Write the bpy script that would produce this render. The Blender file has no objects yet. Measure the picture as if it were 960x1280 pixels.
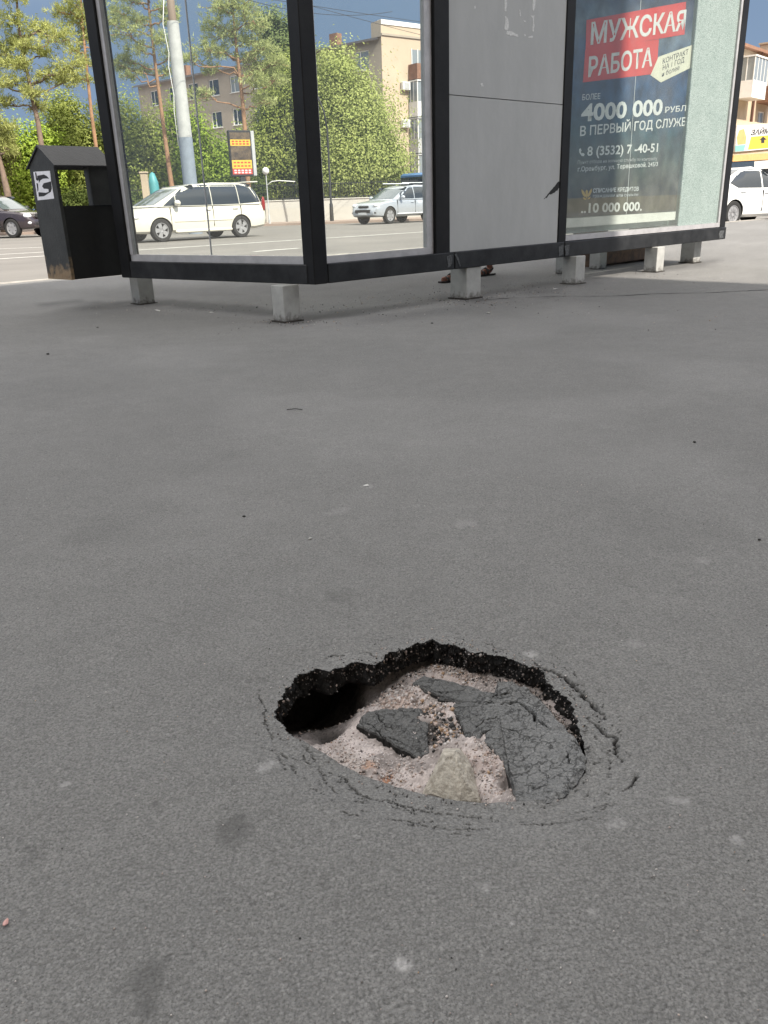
import bpy, bmesh, math, random
import numpy as np
from mathutils import Vector, Matrix, noise as mnoise
C = bpy.context.scene
COL = C.collection
rnd = random.Random(7)
rng = np.random.default_rng(7)
R = math.radians

# ------------------------------------------------------------------ camera
CAM_H = 0.78
FPX, CXP, CYP = 1014.0, 480.0, 640.0            # focal length and centre in pixels of the 960 x 1280 frame
_dn = np.array([93., 2673., FPX]); _dn /= np.linalg.norm(_dn)
_fw = np.array([0., 0., 1.])
_Y = _fw - _dn * (_fw @ _dn); _Y /= np.linalg.norm(_Y)
_Z = -_dn
_X = np.cross(_Y, _Z)
RW = np.array([_X, _Y, _Z])                      # camera (x right, y down, z forward) -> world
cam_d = bpy.data.cameras.new('camera'); cam = bpy.data.objects.new('camera', cam_d); COL.objects.link(cam)
cam_d.sensor_fit = 'AUTO'; cam_d.sensor_width = 36.0; cam_d.lens = 36.0 * FPX / 1280.0
cam_d.clip_start = 0.02; cam_d.clip_end = 3000
_r, _u, _b = RW @ np.array([1, 0, 0.]), RW @ np.array([0, -1, 0.]), RW @ np.array([0, 0, -1.])
cam.matrix_world = Matrix(((_r[0], _u[0], _b[0], 0), (_r[1], _u[1], _b[1], 0), (_r[2], _u[2], _b[2], CAM_H), (0, 0, 0, 1)))
C.camera = cam

def ray(px, py): return RW @ np.array([(px - CXP) / FPX, (py - CYP) / FPX, 1.0])
def G(px, py, z=0.0):                            # survey: the point of the plane at height z seen at a pixel
    r = ray(px, py); t = (z - CAM_H) / r[2]
    return np.array([r[0] * t, r[1] * t, z])
def AT(px, py, Y):                               # survey: the point at distance Y in front of the camera
    r = ray(px, py); t = Y / r[1]
    return np.array([r[0] * t, Y, CAM_H + r[2] * t])

# ------------------------------------------------------------------ sky, sun, exposure
SUN_EL, SUN_AZ = R(46), None
sun_h = np.array([0.66, -0.75])                   # horizontal direction towards the sun: behind the camera, to the right
sun_h /= np.linalg.norm(sun_h)
W = bpy.data.worlds.new('World'); C.world = W; W.use_nodes = True
nt = W.node_tree; nt.nodes.clear(); N = nt.nodes.new; Lk = nt.links.new
out = N('ShaderNodeOutputWorld'); bg = N('ShaderNodeBackground'); bg.inputs['Strength'].default_value = 0.15
sky = N('ShaderNodeTexSky'); sky.sky_type = 'NISHITA'; sky.sun_disc = False
sky.sun_elevation = SUN_EL; sky.sun_rotation = math.atan2(sun_h[0], sun_h[1])
sky.dust_density = 1.5
tc = N('ShaderNodeTexCoord'); sep = N('ShaderNodeSeparateXYZ'); Lk(tc.outputs['Generated'], sep.inputs[0])
cn = N('ShaderNodeTexNoise'); cn.inputs['Scale'].default_value = 2.2; cn.inputs['Detail'].default_value = 6; cn.inputs['Roughness'].default_value = .55
Lk(tc.outputs['Generated'], cn.inputs['Vector'])
cr = N('ShaderNodeMapRange'); cr.interpolation_type = 'SMOOTHSTEP'
cr.inputs[1].default_value = .36; cr.inputs[2].default_value = .58; Lk(cn.outputs['Fac'], cr.inputs[0])
m1 = N('ShaderNodeMix'); m1.data_type = 'RGBA'; Lk(cr.outputs[0], m1.inputs[0]); Lk(sky.outputs[0], m1.inputs[6])
m1.inputs[7].default_value = (7.7, 7.45, 7.0, 1)   # thin bright cloud overhead
# the storm bank that lies all round, low over the horizon
ad = N('ShaderNodeMath'); ad.operation = 'MULTIPLY_ADD'; Lk(cn.outputs['Fac'], ad.inputs[0]); ad.inputs[1].default_value = .22; Lk(sep.outputs['Z'], ad.inputs[2])
br = N('ShaderNodeMapRange'); br.interpolation_type = 'SMOOTHSTEP'; br.inputs[1].default_value = .30; br.inputs[2].default_value = .56
br.inputs[3].default_value = 1; br.inputs[4].default_value = 0; Lk(ad.outputs[0], br.inputs[0])
st = N('ShaderNodeMapRange'); st.data_type = 'FLOAT_VECTOR'
cn2 = N('ShaderNodeTexNoise'); cn2.inputs['Scale'].default_value = 5; cn2.inputs['Detail'].default_value = 5; Lk(tc.outputs['Generated'], cn2.inputs['Vector'])
sc_ = N('ShaderNodeMix'); sc_.data_type = 'RGBA'; Lk(cn2.outputs['Fac'], sc_.inputs[0])
sc_.inputs[6].default_value = (.66, .98, 1.52, 1); sc_.inputs[7].default_value = (.92, 1.28, 1.80, 1)
m2 = N('ShaderNodeMix'); m2.data_type = 'RGBA'; Lk(br.outputs[0], m2.inputs[0]); Lk(m1.outputs[2], m2.inputs[6]); Lk(sc_.outputs[2], m2.inputs[7])
nt.nodes.remove(st)
Lk(m2.outputs[2], bg.inputs[0]); Lk(bg.outputs[0], out.inputs[0])

sl = bpy.data.lights.new('sun', 'SUN'); sl.energy = 4.0; sl.angle = R(.5); sl.color = (1, .93, .82)
so = bpy.data.objects.new('sun', sl); COL.objects.link(so)
_td = Vector((sun_h[0] * math.cos(SUN_EL), sun_h[1] * math.cos(SUN_EL), math.sin(SUN_EL)))
so.rotation_euler = _td.to_track_quat('Z', 'Y').to_euler()
C.view_settings.view_transform = 'Standard'; C.view_settings.look = 'None'; C.view_settings.gamma = 1
C.view_settings.use_curve_mapping = False
C.view_settings.exposure = 1.0

# ------------------------------------------------------------------ helpers
WM = {}                                           # world matrix of every object, kept by hand
def tag(o, label=None, cat=None, group=None, kind=None):
    if label: o['label'] = label
    if cat: o['category'] = cat
    if group: o['group'] = group
    if kind: o['kind'] = kind
    return o
def place(o, loc=(0, 0, 0), rotz=0.0, parent=None, rot=None):
    COL.objects.link(o)
    o.location = loc; o.rotation_euler = rot if rot is not None else (0, 0, rotz)
    m = Matrix.Translation(Vector(loc)) @ (Matrix.Rotation(rotz, 4, 'Z') if rot is None else o.rotation_euler.to_matrix().to_4x4())
    if parent is not None:
        o.parent = parent; m = WM[parent] @ m
    WM[o] = m
    return o
def thing(name, label, cat, loc=(0, 0, 0), rotz=0.0, group=None):
    o = bpy.data.objects.new(name, None); o.empty_display_size = .2
    place(o, tuple(float(v) for v in loc), rotz)
    return tag(o, label, cat, group)
def dup(o, loc=None, rotz=None, label=None):
    def rec(s, par):
        c = s.copy(); COL.objects.link(c)
        if par is not None: c.parent = par
        for ch in s.children: rec(ch, c)
        return c
    c = rec(o, None)
    if loc is not None: c.location = loc
    if rotz is not None: c.rotation_euler[2] = rotz
    if label: c['label'] = label
    return c

class MB:
    def __init__(s): s.v = []; s.f = []; s.m = []; s.mi = 0
    def add(s, vs, fs):
        b = len(s.v); s.v += [tuple(map(float, p)) for p in vs]
        s.f += [tuple(b + i for i in f) for f in fs]; s.m += [s.mi] * len(fs)
        return s
    def hexa(s, p):                               # 8 corners: bottom 4 ccw, top 4 ccw
        return s.add(p, [(3, 2, 1, 0), (4, 5, 6, 7), (0, 1, 5, 4), (1, 2, 6, 5), (2, 3, 7, 6), (3, 0, 4, 7)])
    def box(s, c, size, ax=(1, 0, 0), ay=None, bev=0.0):
        ax = np.array(ax, float); ax /= np.linalg.norm(ax)
        az = np.array([0, 0, 1.])
        ay = np.cross(az, ax) if ay is None else np.array(ay, float)
        ay /= np.linalg.norm(ay); az = np.cross(ax, ay)
        c = np.array(c, float); h = np.array(size, float) / 2
        if bev <= 0:
            P = lambda i, j, k: c + ax * h[0] * i + ay * h[1] * j + az * h[2] * k
            return s.hexa([P(-1, -1, -1), P(1, -1, -1), P(1, 1, -1), P(-1, 1, -1), P(-1, -1, 1), P(1, -1, 1), P(1, 1, 1), P(-1, 1, 1)])
        b = bev; rings = []
        def ring(hx, hy, z):
            q = [(-hx + b, -hy), (hx - b, -hy), (hx, -hy + b), (hx, hy - b), (hx - b, hy), (-hx + b, hy), (-hx, hy - b), (-hx, -hy + b)]
            return [c + ax * x + ay * y + az * z for x, y in q]
        rings = [ring(h[0] - b, h[1] - b, -h[2]), ring(h[0], h[1], -h[2] + b), ring(h[0], h[1], h[2] - b), ring(h[0] - b, h[1] - b, h[2])]
        vs = [p for r_ in rings for p in r_]; fs = []
        for k in range(3):
            for i in range(8): fs.append((k * 8 + i, k * 8 + (i + 1) % 8, k * 8 + 8 + (i + 1) % 8, k * 8 + 8 + i))
        fs.append(tuple(range(7, -1, -1))); fs.append(tuple(range(24, 32)))
        return s.add(vs, fs)
    def tube(s, pts, rads, n=8, caps=True):
        pts = [np.array(p, float) for p in pts]
        if not hasattr(rads, '__len__'): rads = [rads] * len(pts)
        vs = []; fs = []; prev = None
        for i, p in enumerate(pts):
            d = pts[min(i + 1, len(pts) - 1)] - pts[max(i - 1, 0)]; d = d / (np.linalg.norm(d) + 1e-9)
            if prev is None:
                a = np.array([1., 0, 0]) if abs(d[0]) < .8 else np.array([0, 1., 0])
            else: a = prev
            a = a - d * (a @ d); a /= np.linalg.norm(a) + 1e-9; prev = a; b = np.cross(d, a)
            for k in range(n):
                t = 2 * math.pi * k / n
                vs.append(p + (a * math.cos(t) + b * math.sin(t)) * rads[i])
        for i in range(len(pts) - 1):
            for k in range(n): fs.append((i * n + k, i * n + (k + 1) % n, (i + 1) * n + (k + 1) % n, (i + 1) * n + k))
        if caps: fs.append(tuple(range(n - 1, -1, -1))); fs.append(tuple(range((len(pts) - 1) * n, len(pts) * n)))
        return s.add(vs, fs)
    def lathe(s, prof, c=(0, 0, 0), n=24, axis='z', sy=1.0):
        c = np.array(c, float); vs = []; fs = []
        for r_, h in prof:
            for k in range(n):
                t = 2 * math.pi * k / n; a, b = r_ * math.cos(t), r_ * math.sin(t) * sy
                vs.append(c + (np.array([a, b, h]) if axis == 'z' else np.array([a, h, b])))
        for i in range(len(prof) - 1):
            for k in range(n):
                q = (i * n + k, i * n + (k + 1) % n, (i + 1) * n + (k + 1) % n, (i + 1) * n + k)
                fs.append(q if axis == 'z' else q[::-1])
        return s.add(vs, fs)
    def prism(s, poly, off):                      # polygon of 3-D points, extruded by a vector
        n = len(poly); off = np.array(off, float); P = [np.array(p, float) for p in poly]
        fs = [tuple(range(n)), tuple(range(2 * n - 1, n - 1, -1))]
        fs += [(i, (i + n), (i + 1) % n + n, (i + 1) % n) for i in range(n)]
        return s.add(P + [p + off for p in P], fs)
    def loft(s, rings, cap=True):
        n = len(rings[0]); vs = [p for r_ in rings for p in r_]; fs = []
        for i in range(len(rings) - 1):
            for k in range(n): fs.append((i * n + k, i * n + (k + 1) % n, (i + 1) * n + (k + 1) % n, (i + 1) * n + k))
        if cap: fs.append(tuple(range(n - 1, -1, -1))); fs.append(tuple(range((len(rings) - 1) * n, len(rings) * n)))
        return s.add(vs, fs)
    def ell(s, c, r, n=12, m=8):
        prof = [(max(1e-4, math.sin(math.pi * i / m)), -math.cos(math.pi * i / m)) for i in range(m + 1)]
        vs = []; c = np.array(c, float)
        for a, h in prof:
            for k in range(n):
                t = 2 * math.pi * k / n; vs.append(c + np.array([a * math.cos(t) * r[0], a * math.sin(t) * r[1], h * r[2]]))
        fs = [(i * n + k, i * n + (k + 1) % n, (i + 1) * n + (k + 1) % n, (i + 1) * n + k) for i in range(m) for k in range(n)]
        return s.add(vs, fs)
    def mesh(s, name, mats, smooth=False, inv=None):
        vs = np.array(s.v)
        if inv is not None:
            A = np.array(inv); vs = vs @ A[:3, :3].T + A[:3, 3]
        me = bpy.data.meshes.new(name); me.from_pydata(vs.tolist(), [], s.f)
        for m in (mats if isinstance(mats, (list, tuple)) else [mats]): me.materials.append(m)
        if max(s.m, default=0) > 0: me.polygons.foreach_set('material_index', s.m)
        bm = bmesh.new(); bm.from_mesh(me); bmesh.ops.recalc_face_normals(bm, faces=bm.faces); bm.to_mesh(me); bm.free()
        if smooth:
            me.polygons.foreach_set('use_smooth', [True] * len(me.polygons))
            if smooth is not True: sharp(me, smooth)
        me.update(); return me
    def build(s, name, mats, parent=None, smooth=False, local=False):
        inv = None if (parent is None or local) else WM[parent].inverted()
        me = s.mesh(name, mats, smooth, inv)
        return place(bpy.data.objects.new(name, me), parent=parent)
def sharp(me, deg):
    bm = bmesh.new(); bm.from_mesh(me)
    for e in bm.edges:
        if len(e.link_faces) == 2 and e.calc_face_angle(0) > R(deg): e.smooth = False
    bm.to_mesh(me); bm.free()
def npmesh(name, V, F, mats, smooth=False, col=None, mi=None):
    """V (n,3), F (m,k) arrays; col (n,4) point colours called tint"""
    me = bpy.data.meshes.new(name); V = np.asarray(V, np.float32); F = np.asarray(F, np.int32); k = F.shape[1]
    me.vertices.add(len(V)); me.vertices.foreach_set('co', V.ravel())
    me.loops.add(F.size); me.loops.foreach_set('vertex_index', F.ravel())
    me.polygons.add(len(F)); me.polygons.foreach_set('loop_start', np.arange(0, F.size, k, dtype=np.int32))
    me.polygons.foreach_set('loop_total', np.full(len(F), k, np.int32))
    for m in (mats if isinstance(mats, (list, tuple)) else [mats]): me.materials.append(m)
    if mi is not None: me.polygons.foreach_set('material_index', np.asarray(mi, np.int32))
    me.update(calc_edges=True)
    if smooth: me.polygons.foreach_set('use_smooth', np.ones(len(F), bool))
    if col is not None:
        a = me.color_attributes.new('tint', 'FLOAT_COLOR', 'POINT'); a.data.foreach_set('color', np.asarray(col, np.float32).ravel())
    return me

# ------------------------------------------------------------------ materials
def mat(name, col, rough=.6, metal=0.0, var=0.0, vscale=3.0, col2=None, bump=0.0, bscale=40.0, coat=0.0, spec=.5, tint=False, obj=False, detail=5.0, streak=None):
    m = bpy.data.materials.new(name); m.use_nodes = True; t = m.node_tree; b = t.nodes['Principled BSDF']
    b.inputs['Roughness'].default_value = rough; b.inputs['Metallic'].default_value = metal
    b.inputs['Specular IOR Level'].default_value = spec
    if coat: b.inputs['Coat Weight'].default_value = coat; b.inputs['Coat Roughness'].default_value = .05
    c4 = (*col, 1); b.inputs['Base Color'].default_value = c4
    vec = None
    if var or bump or streak:
        g = t.nodes.new('ShaderNodeTexCoord' if obj else 'ShaderNodeNewGeometry'); vec = g.outputs['Object' if obj else 'Position']
    src = None
    if tint:
        a = t.nodes.new('ShaderNodeAttribute'); a.attribute_name = 'tint'; src = a.outputs['Color']
    if var:
        n = t.nodes.new('ShaderNodeTexNoise'); n.inputs['Scale'].default_value = vscale; n.inputs['Detail'].default_value = detail; n.inputs['Roughness'].default_value = .62
        t.links.new(vec, n.inputs['Vector'])
        if streak:
            mp = t.nodes.new('ShaderNodeMapping'); mp.inputs['Scale'].default_value = streak
            t.links.new(vec, mp.inputs['Vector']); t.links.new(mp.outputs[0], n.inputs['Vector'])
        mr = t.nodes.new('ShaderNodeMapRange'); mr.inputs[1].default_value = .34; mr.inputs[2].default_value = .66
        t.links.new(n.outputs['Fac'], mr.inputs[0])
        mx = t.nodes.new('ShaderNodeMix'); mx.data_type = 'RGBA'; t.links.new(mr.outputs[0], mx.inputs[0])
        d = col2 if col2 else tuple(c * (1 - var) for c in col)
        if src is not None:
            mu = t.nodes.new('ShaderNodeMix'); mu.data_type = 'RGBA'; mu.blend_type = 'MULTIPLY'; mu.inputs[0].default_value = 1
            t.links.new(src, mu.inputs[6]); mu.inputs[7].default_value = (1 - var, 1 - var, 1 - var, 1)
            t.links.new(src, mx.inputs[6]); t.links.new(mu.outputs[2], mx.inputs[7])
        else:
            mx.inputs[6].default_value = c4; mx.inputs[7].default_value = (*d, 1)
        src = mx.outputs[2]
    if src is not None: t.links.new(src, b.inputs['Base Color'])
    if bump:
        n = t.nodes.new('ShaderNodeTexNoise'); n.inputs['Scale'].default_value = bscale; n.inputs['Detail'].default_value = 4
        t.links.new(vec, n.inputs['Vector'])
        bp = t.nodes.new('ShaderNodeBump'); bp.inputs['Strength'].default_value = min(1, bump); bp.inputs['Distance'].default_value = .6 / bscale
        t.links.new(n.outputs['Fac'], bp.inputs['Height']); t.links.new(bp.outputs[0], b.inputs['Normal'])
    return m
def leafmat(name):
    m = bpy.data.materials.new(name); m.use_nodes = True; t = m.node_tree; t.nodes.clear()
    o = t.nodes.new('ShaderNodeOutputMaterial'); a = t.nodes.new('ShaderNodeAttribute'); a.attribute_name = 'tint'
    d = t.nodes.new('ShaderNodeBsdfDiffuse'); tr = t.nodes.new('ShaderNodeBsdfTranslucent'); mx = t.nodes.new('ShaderNodeMixShader'); mx.inputs[0].default_value = .33
    t.links.new(a.outputs['Color'], d.inputs[0]); t.links.new(a.outputs['Color'], tr.inputs[0])
    t.links.new(d.outputs[0], mx.inputs[1]); t.links.new(tr.outputs[0], mx.inputs[2]); t.links.new(mx.outputs[0], o.inputs[0])
    return m
def glassmat(name, tint=(.9, .95, .93), dust=.05, dcol=(.55, .56, .55), rough=0.0, ior=1.5):
    m = bpy.data.materials.new(name); m.use_nodes = True; t = m.node_tree; t.nodes.clear(); n = t.nodes.new
    o = n('ShaderNodeOutputMaterial'); tr = n('ShaderNodeBsdfTransparent'); tr.inputs[0].default_value = (*tint, 1)
    gl = n('ShaderNodeBsdfGlossy'); gl.inputs['Roughness'].default_value = rough
    lw = n('ShaderNodeLayerWeight'); pw = n('ShaderNodeMath'); pw.operation = 'POWER'; pw.inputs[1].default_value = 5; t.links.new(lw.outputs['Facing'], pw.inputs[0])
    fr = n('ShaderNodeMapRange'); f0 = ((ior - 1) / (ior + 1)) ** 2; fr.inputs[3].default_value = f0; fr.inputs[4].default_value = .9; t.links.new(pw.outputs[0], fr.inputs[0]); mx = n('ShaderNodeMixShader')
    t.links.new(fr.outputs[0], mx.inputs[0]); t.links.new(tr.outputs[0], mx.inputs[1]); t.links.new(gl.outputs[0], mx.inputs[2])
    df = n('ShaderNodeBsdfDiffuse'); df.inputs[0].default_value = (*dcol, 1); m2_ = n('ShaderNodeMixShader')
    g = n('ShaderNodeNewGeometry'); nz = n('ShaderNodeTexNoise'); nz.inputs['Scale'].default_value = 2.5; nz.inputs['Detail'].default_value = 8; nz.inputs['Roughness'].default_value = .7
    t.links.new(g.outputs['Position'], nz.inputs['Vector'])
    mr = n('ShaderNodeMapRange'); mr.inputs[1].default_value = .3; mr.inputs[2].default_value = .75; mr.inputs[3].default_value = dust * .4; mr.inputs[4].default_value = dust * 1.7
    t.links.new(nz.outputs['Fac'], mr.inputs[0]); t.links.new(mr.outputs[0], m2_.inputs[0])
    t.links.new(mx.outputs[0], m2_.inputs[1]); t.links.new(df.outputs[0], m2_.inputs[2]); t.links.new(m2_.outputs[0], o.inputs[0])
    return m
M = {}
M['road'] = mat('road asphalt', (.175, .164, .150), .9, var=.22, vscale=.35, bump=.3, bscale=60)
M['paint'] = mat('worn road paint', (.62, .61, .57), .8, var=.35, vscale=6)
M['terrain'] = mat('dusty earth', (.16, .14, .10), .95, var=.3, vscale=.2)
M['far_walk'] = mat('pink far paving', (.30, .23, .19), .9, var=.2, vscale=.6)
M['kerb'] = mat('kerb concrete', (.33, .31, .28), .9, var=.35, vscale=6, bump=.4, bscale=60)
M['black'] = mat('black enamel', (.005, .005, .006), .5, var=.6, vscale=5, col2=(.011, .011, .012), bump=.15, bscale=90, spec=.22)
M['rail'] = mat('worn black rail', (.007, .0075, .0085), .5, var=1, vscale=7, col2=(.024, .025, .027), bump=.25, bscale=120, spec=.3)
M['chip'] = mat('paint worn to metal', (.10, .105, .11), .6, var=.8, vscale=60)
M['alu'] = mat('dull aluminium', (.50, .49, .50), .45, .35, var=.2, vscale=10)
M['leg'] = mat('grey leg box', (.40, .40, .385), .55, var=.22, vscale=11, bump=.15, bscale=60, detail=8)
def dirt_base(m, z1, col):                        # splashed dirt on the lowest part
    t = m.node_tree; b = t.nodes['Principled BSDF']; n = t.nodes.new; l = t.links.new; src = b.inputs['Base Color'].links[0].from_socket
    g = n('ShaderNodeNewGeometry'); s = n('ShaderNodeSeparateXYZ'); l(g.outputs['Position'], s.inputs[0]); nz = n('ShaderNodeTexNoise'); nz.inputs['Scale'].default_value = 28; nz.inputs['Detail'].default_value = 6; l(g.outputs['Position'], nz.inputs['Vector'])
    k = n('ShaderNodeMath'); k.operation = 'MULTIPLY_ADD'; l(nz.outputs['Fac'], k.inputs[0]); k.inputs[1].default_value = -.16; l(s.outputs['Z'], k.inputs[2])
    r_ = n('ShaderNodeMapRange'); r_.inputs[1].default_value = -.08; r_.inputs[2].default_value = z1 - .08; r_.inputs[3].default_value = .9; r_.inputs[4].default_value = 0; l(k.outputs[0], r_.inputs[0])
    x = n('ShaderNodeMix'); x.data_type = 'RGBA'; l(r_.outputs[0], x.inputs[0]); l(src, x.inputs[6]); x.inputs[7].default_value = (*col, 1); l(x.outputs[2], b.inputs['Base Color'])
dirt_base(M['leg'], .055, (.09, .08, .07))
M['panel'] = mat('grey panel', (.405, .412, .410), .42, var=.11, vscale=2.6, bump=.05, bscale=8, streak=(1.6, 1.6, .5), detail=8)
M['residue'] = mat('glue residue', (.72, .73, .73), .9, var=.3, vscale=90)
M['glass'] = glassmat('shelter glass', (.965, .985, .975), dust=.042)
M['ad_glass'] = glassmat('poster glass', (.95, .975, .965), .05, ior=1.6)
M['soot'] = mat('black gap', (.01, .01, .011), .8)
M['bin'] = mat('bin black paint', (.022, .022, .024), .5, var=.45, vscale=9, bump=.3, bscale=60)
M['bin_in'] = mat('bin inner black', (.008, .008, .008), .7, var=.5, vscale=20)
M['rust'] = mat('dirty foot plate', (.035, .03, .026), .9, var=.6, vscale=25, col2=(.03, .026, .022), bump=.5, bscale=120)
M['sticker'] = mat('white sticker', (.84, .84, .90), .6, var=.12, vscale=30)
M['ink'] = mat('black ink', (.02, .02, .025), .7)
# ------------------------------------------------------------------ pavement, with the hole broken through it
U = np.array([0.740, 0.673, 0.0])                 # along the shelter wall and the kerb
NV = np.array([-0.673, 0.740, 0.0])               # from the pavement towards the road
KERB_D = 11.03                                    # NV . p of the kerb
def smooth01(x): x = np.clip(x, 0, 1); return x * x * (3 - 2 * x)
def vnoise(x, y, s, seed=0, oct=4):
    """cheap value noise on arrays, about -1..1"""
    tot = np.zeros(np.shape(x)); amp = 1.0; nrm = 0
    for o in range(oct):
        xs, ys = x * s * 2**o + 17.3 * seed + 31.7 * o, y * s * 2**o - 9.1 * seed + 11.9 * o
        xi, yi = np.floor(xs).astype(np.int64), np.floor(ys).astype(np.int64); fx, fy = xs - xi, ys - yi
        fx, fy = fx * fx * (3 - 2 * fx), fy * fy * (3 - 2 * fy)
        def h(a, b):
            v = (a * 374761393 + b * 668265263 + (seed + o) * 974711) & 0x7fffffff
            v = ((v ^ (v >> 13)) * 1274126177) & 0x7fffffff
            return ((v ^ (v >> 16)) & 0xffff) / 32767.5 - 1
        v = (h(xi, yi) * (1 - fx) + h(xi + 1, yi) * fx) * (1 - fy) + (h(xi, yi + 1) * (1 - fx) + h(xi + 1, yi + 1) * fx) * fy
        tot += v * amp; nrm += amp; amp *= .5
    return tot / nrm * 1.6

far_px = [(341,889),(346,877),(356,865),(365,852),(378,841),(388,837),(398,835),(412,837),(429,834),(445,827),(457,829),(469,831),
          (480,820),(494,813),(510,807),(525,803),(540,798),(559,805),(570,806),(584,812),(597,813),(618,817),(635,822),(656,827),
          (675,838),(692,856),(705,871),(715,884),(723,904),(729,924),(732,943)]
near_px = [(727,958),(716,974),(703,986),(688,994),(665,999),(643,1001),(620,1002),(600,1002),(570,999),(545,995),(525,991),(495,982),
           (460,971),(440,961),(425,953),(400,937),(380,926),(362,915),(347,900)]
rim_px = far_px + near_px
rim_sag = [.006]*4 + [.002]*22 + [.005, .008, .011, .014, .016] + [.016]*10 + [.018]*5 + [.010, .007, .006, .006]
rim = np.array([G(x, y, -s) for (x, y), s in zip(rim_px, rim_sag)])
HC = G(548, 905)                                  # centre of the polar mesh
NA = 1440
TH = np.linspace(-math.pi, math.pi, NA, endpoint=False)
def polar(poly, c):
    P = np.vstack([poly, poly[:1]]); D = []
    for a, b in zip(P[:-1], P[1:]):
        k = max(2, int(np.linalg.norm(b - a) / .002)); t = np.linspace(0, 1, k, endpoint=False)[:, None]
        D.append(a + (b - a) * t)
    D = np.vstack(D); d = D - c
    th = np.arctan2(d[:, 1], d[:, 0]); o = np.argsort(th)
    r_ = np.hypot(d[:, 0], d[:, 1])
    thp = np.concatenate([th[o] - 2 * math.pi, th[o], th[o] + 2 * math.pi])
    f = lambda A: np.interp(TH, thp, np.concatenate([A[o]] * 3))
    return f(r_), f(D[:, 2])
r0, zs = polar(rim, HC)
cx_, cy_ = np.cos(TH), np.sin(TH)
bx, by = HC[0] + r0 * cx_, HC[1] + r0 * cy_
_farw = smooth01((by - 1.04) / .10)               # 1 along the broken far edge
r0w = r0 + (.0012 + .0045 * _farw) * vnoise(bx, by, 60, 3, 2)
r0 = r0w + (.0004 + .0020 * _farw) * vnoise(bx, by, 150, 13, 3) + .0022 * _farw * vnoise(bx, by, 330, 5, 2)
dk = np.concatenate([np.linspace(0, .004, 3)[:-1], np.linspace(.004, .20, 86), np.linspace(.20, .55, 70)[1:], np.geomspace(.55, 1.3, 46)[1:], np.geomspace(1.3, 12, 150)[1:], np.geomspace(12, 60, 20)[1:]])
# how far the paving reaches in each direction: the kerb ahead, 45 m elsewhere
den = NV[0] * cx_ + NV[1] * cy_
Rk = np.where(den > .05, (KERB_D - NV[:2] @ HC[:2]) / np.maximum(den, .05), 1e9)
Rmax = np.minimum(Rk, 45.0)
wk = smooth01(np.log(np.maximum(dk, .5) / .5) / math.log(120))
RR = r0[None] + dk[:, None] * (1 + ((Rmax - r0) / 60 - 1)[None] * wk[:, None])
PX, PY = HC[0] + RR * cx_, HC[1] + RR * cy_
PD = np.repeat(dk[:, None], NA, 1)
PZ = zs[None] * (1 - smooth01(PD / .11)) - .004 * np.exp(-((PD - .05) / .06) ** 2)
PZ = PZ + .0013 * vnoise(PX, PY, 9, 1, 3) * smooth01(PD / .05) + .004 * vnoise(PX, PY, .9, 2, 3) * smooth01((PD - .3) / .8)
# cracks
def jag(pl, seed, amp=.0030, step=.0045):
    rr = random.Random(seed); out_ = []
    for a, b in zip(pl[:-1], pl[1:]):
        k = max(1, int(np.linalg.norm(b - a) / step))
        for i in range(k):
            p = a + (b - a) * i / k
            out_.append(p + np.array([rr.uniform(-amp, amp), rr.uniform(-amp, amp), 0]))
    return out_ + [pl[-1]]
def z3(z, x0, y0, k): return [(x0 + a / k, y0 + b / k) for a, b in z]
A3 = lambda z: z3(z, 540, 780, 3.692)
A2 = lambda z: z3(z, 320, 780, 4.0)
A8 = lambda z: z3(z, 480, 900, 2.0)
cracks = [(A3([(470,165),(500,192),(560,210),(620,240),(680,290),(740,355),(790,395),(796,415)]), 3.4), (A3([(500,200),(540,250)]), 1.2),
          (A3([(718,400),(760,440),(800,475),(850,500),(855,560),(878,605)]), 2.6), (A3([(820,540),(826,680)]), .9), (A3([(640,430),(655,450),(645,470)]), 1.2),
          (A3([(950,680),(930,720),(880,750)]), .9), (A3([(830,795),(800,825),(730,840)]), 1.1), (A3([(640,300),(660,330)]), .8),
          (A2([(10,310),(38,400),(45,470),(80,555)]), 1.2), (A2([(130,620),(145,640),(170,660)]), 1.3), (A2([(225,622),(240,640),(268,662)]), 1.5),
          (A2([(300,670),(330,735),(360,770),(415,822)]), 1.2), (A2([(415,708),(445,725),(500,800),(560,826),(600,833)]), 1.7),
          (A2([(600,833),(700,848),(760,872),(835,890)]), 1.0), (A2([(430,930),(470,940),(515,945)]), .8), (A2([(180,690),(210,755)]), .9),
          (A2([(340,165),(360,150),(440,146)]), 1.5), (A2([(522,135),(550,127),(600,152)]), 1.4), (A2([(600,70),(650,65),(700,50)]), .6),
          (A8([(0,170),(60,192),(110,205),(250,222)]), 1.2), (A8([(0,235),(60,238),(100,252),(180,260),(262,257)]), 1.2), (A8([(325,247),(350,245),(420,247),(467,239)]), 1.2),
          (A8([(485,213),(500,210),(540,200),(562,194)]), 1.2), (A8([(598,165),(612,160),(632,130)]), 1.3), (A8([(160,275),(230,282)]), .7),
          (A2([(500,900),(560,912)]), .6), (A2([(560,80),(640,95)]), .6), (A3([(90,25),(160,40)]), .7), (A3([(240,75),(330,110)]), .8),
          (A2([(100,640),(150,720)]), .8), (A2([(230,560),(330,700)]), .8)]
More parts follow.
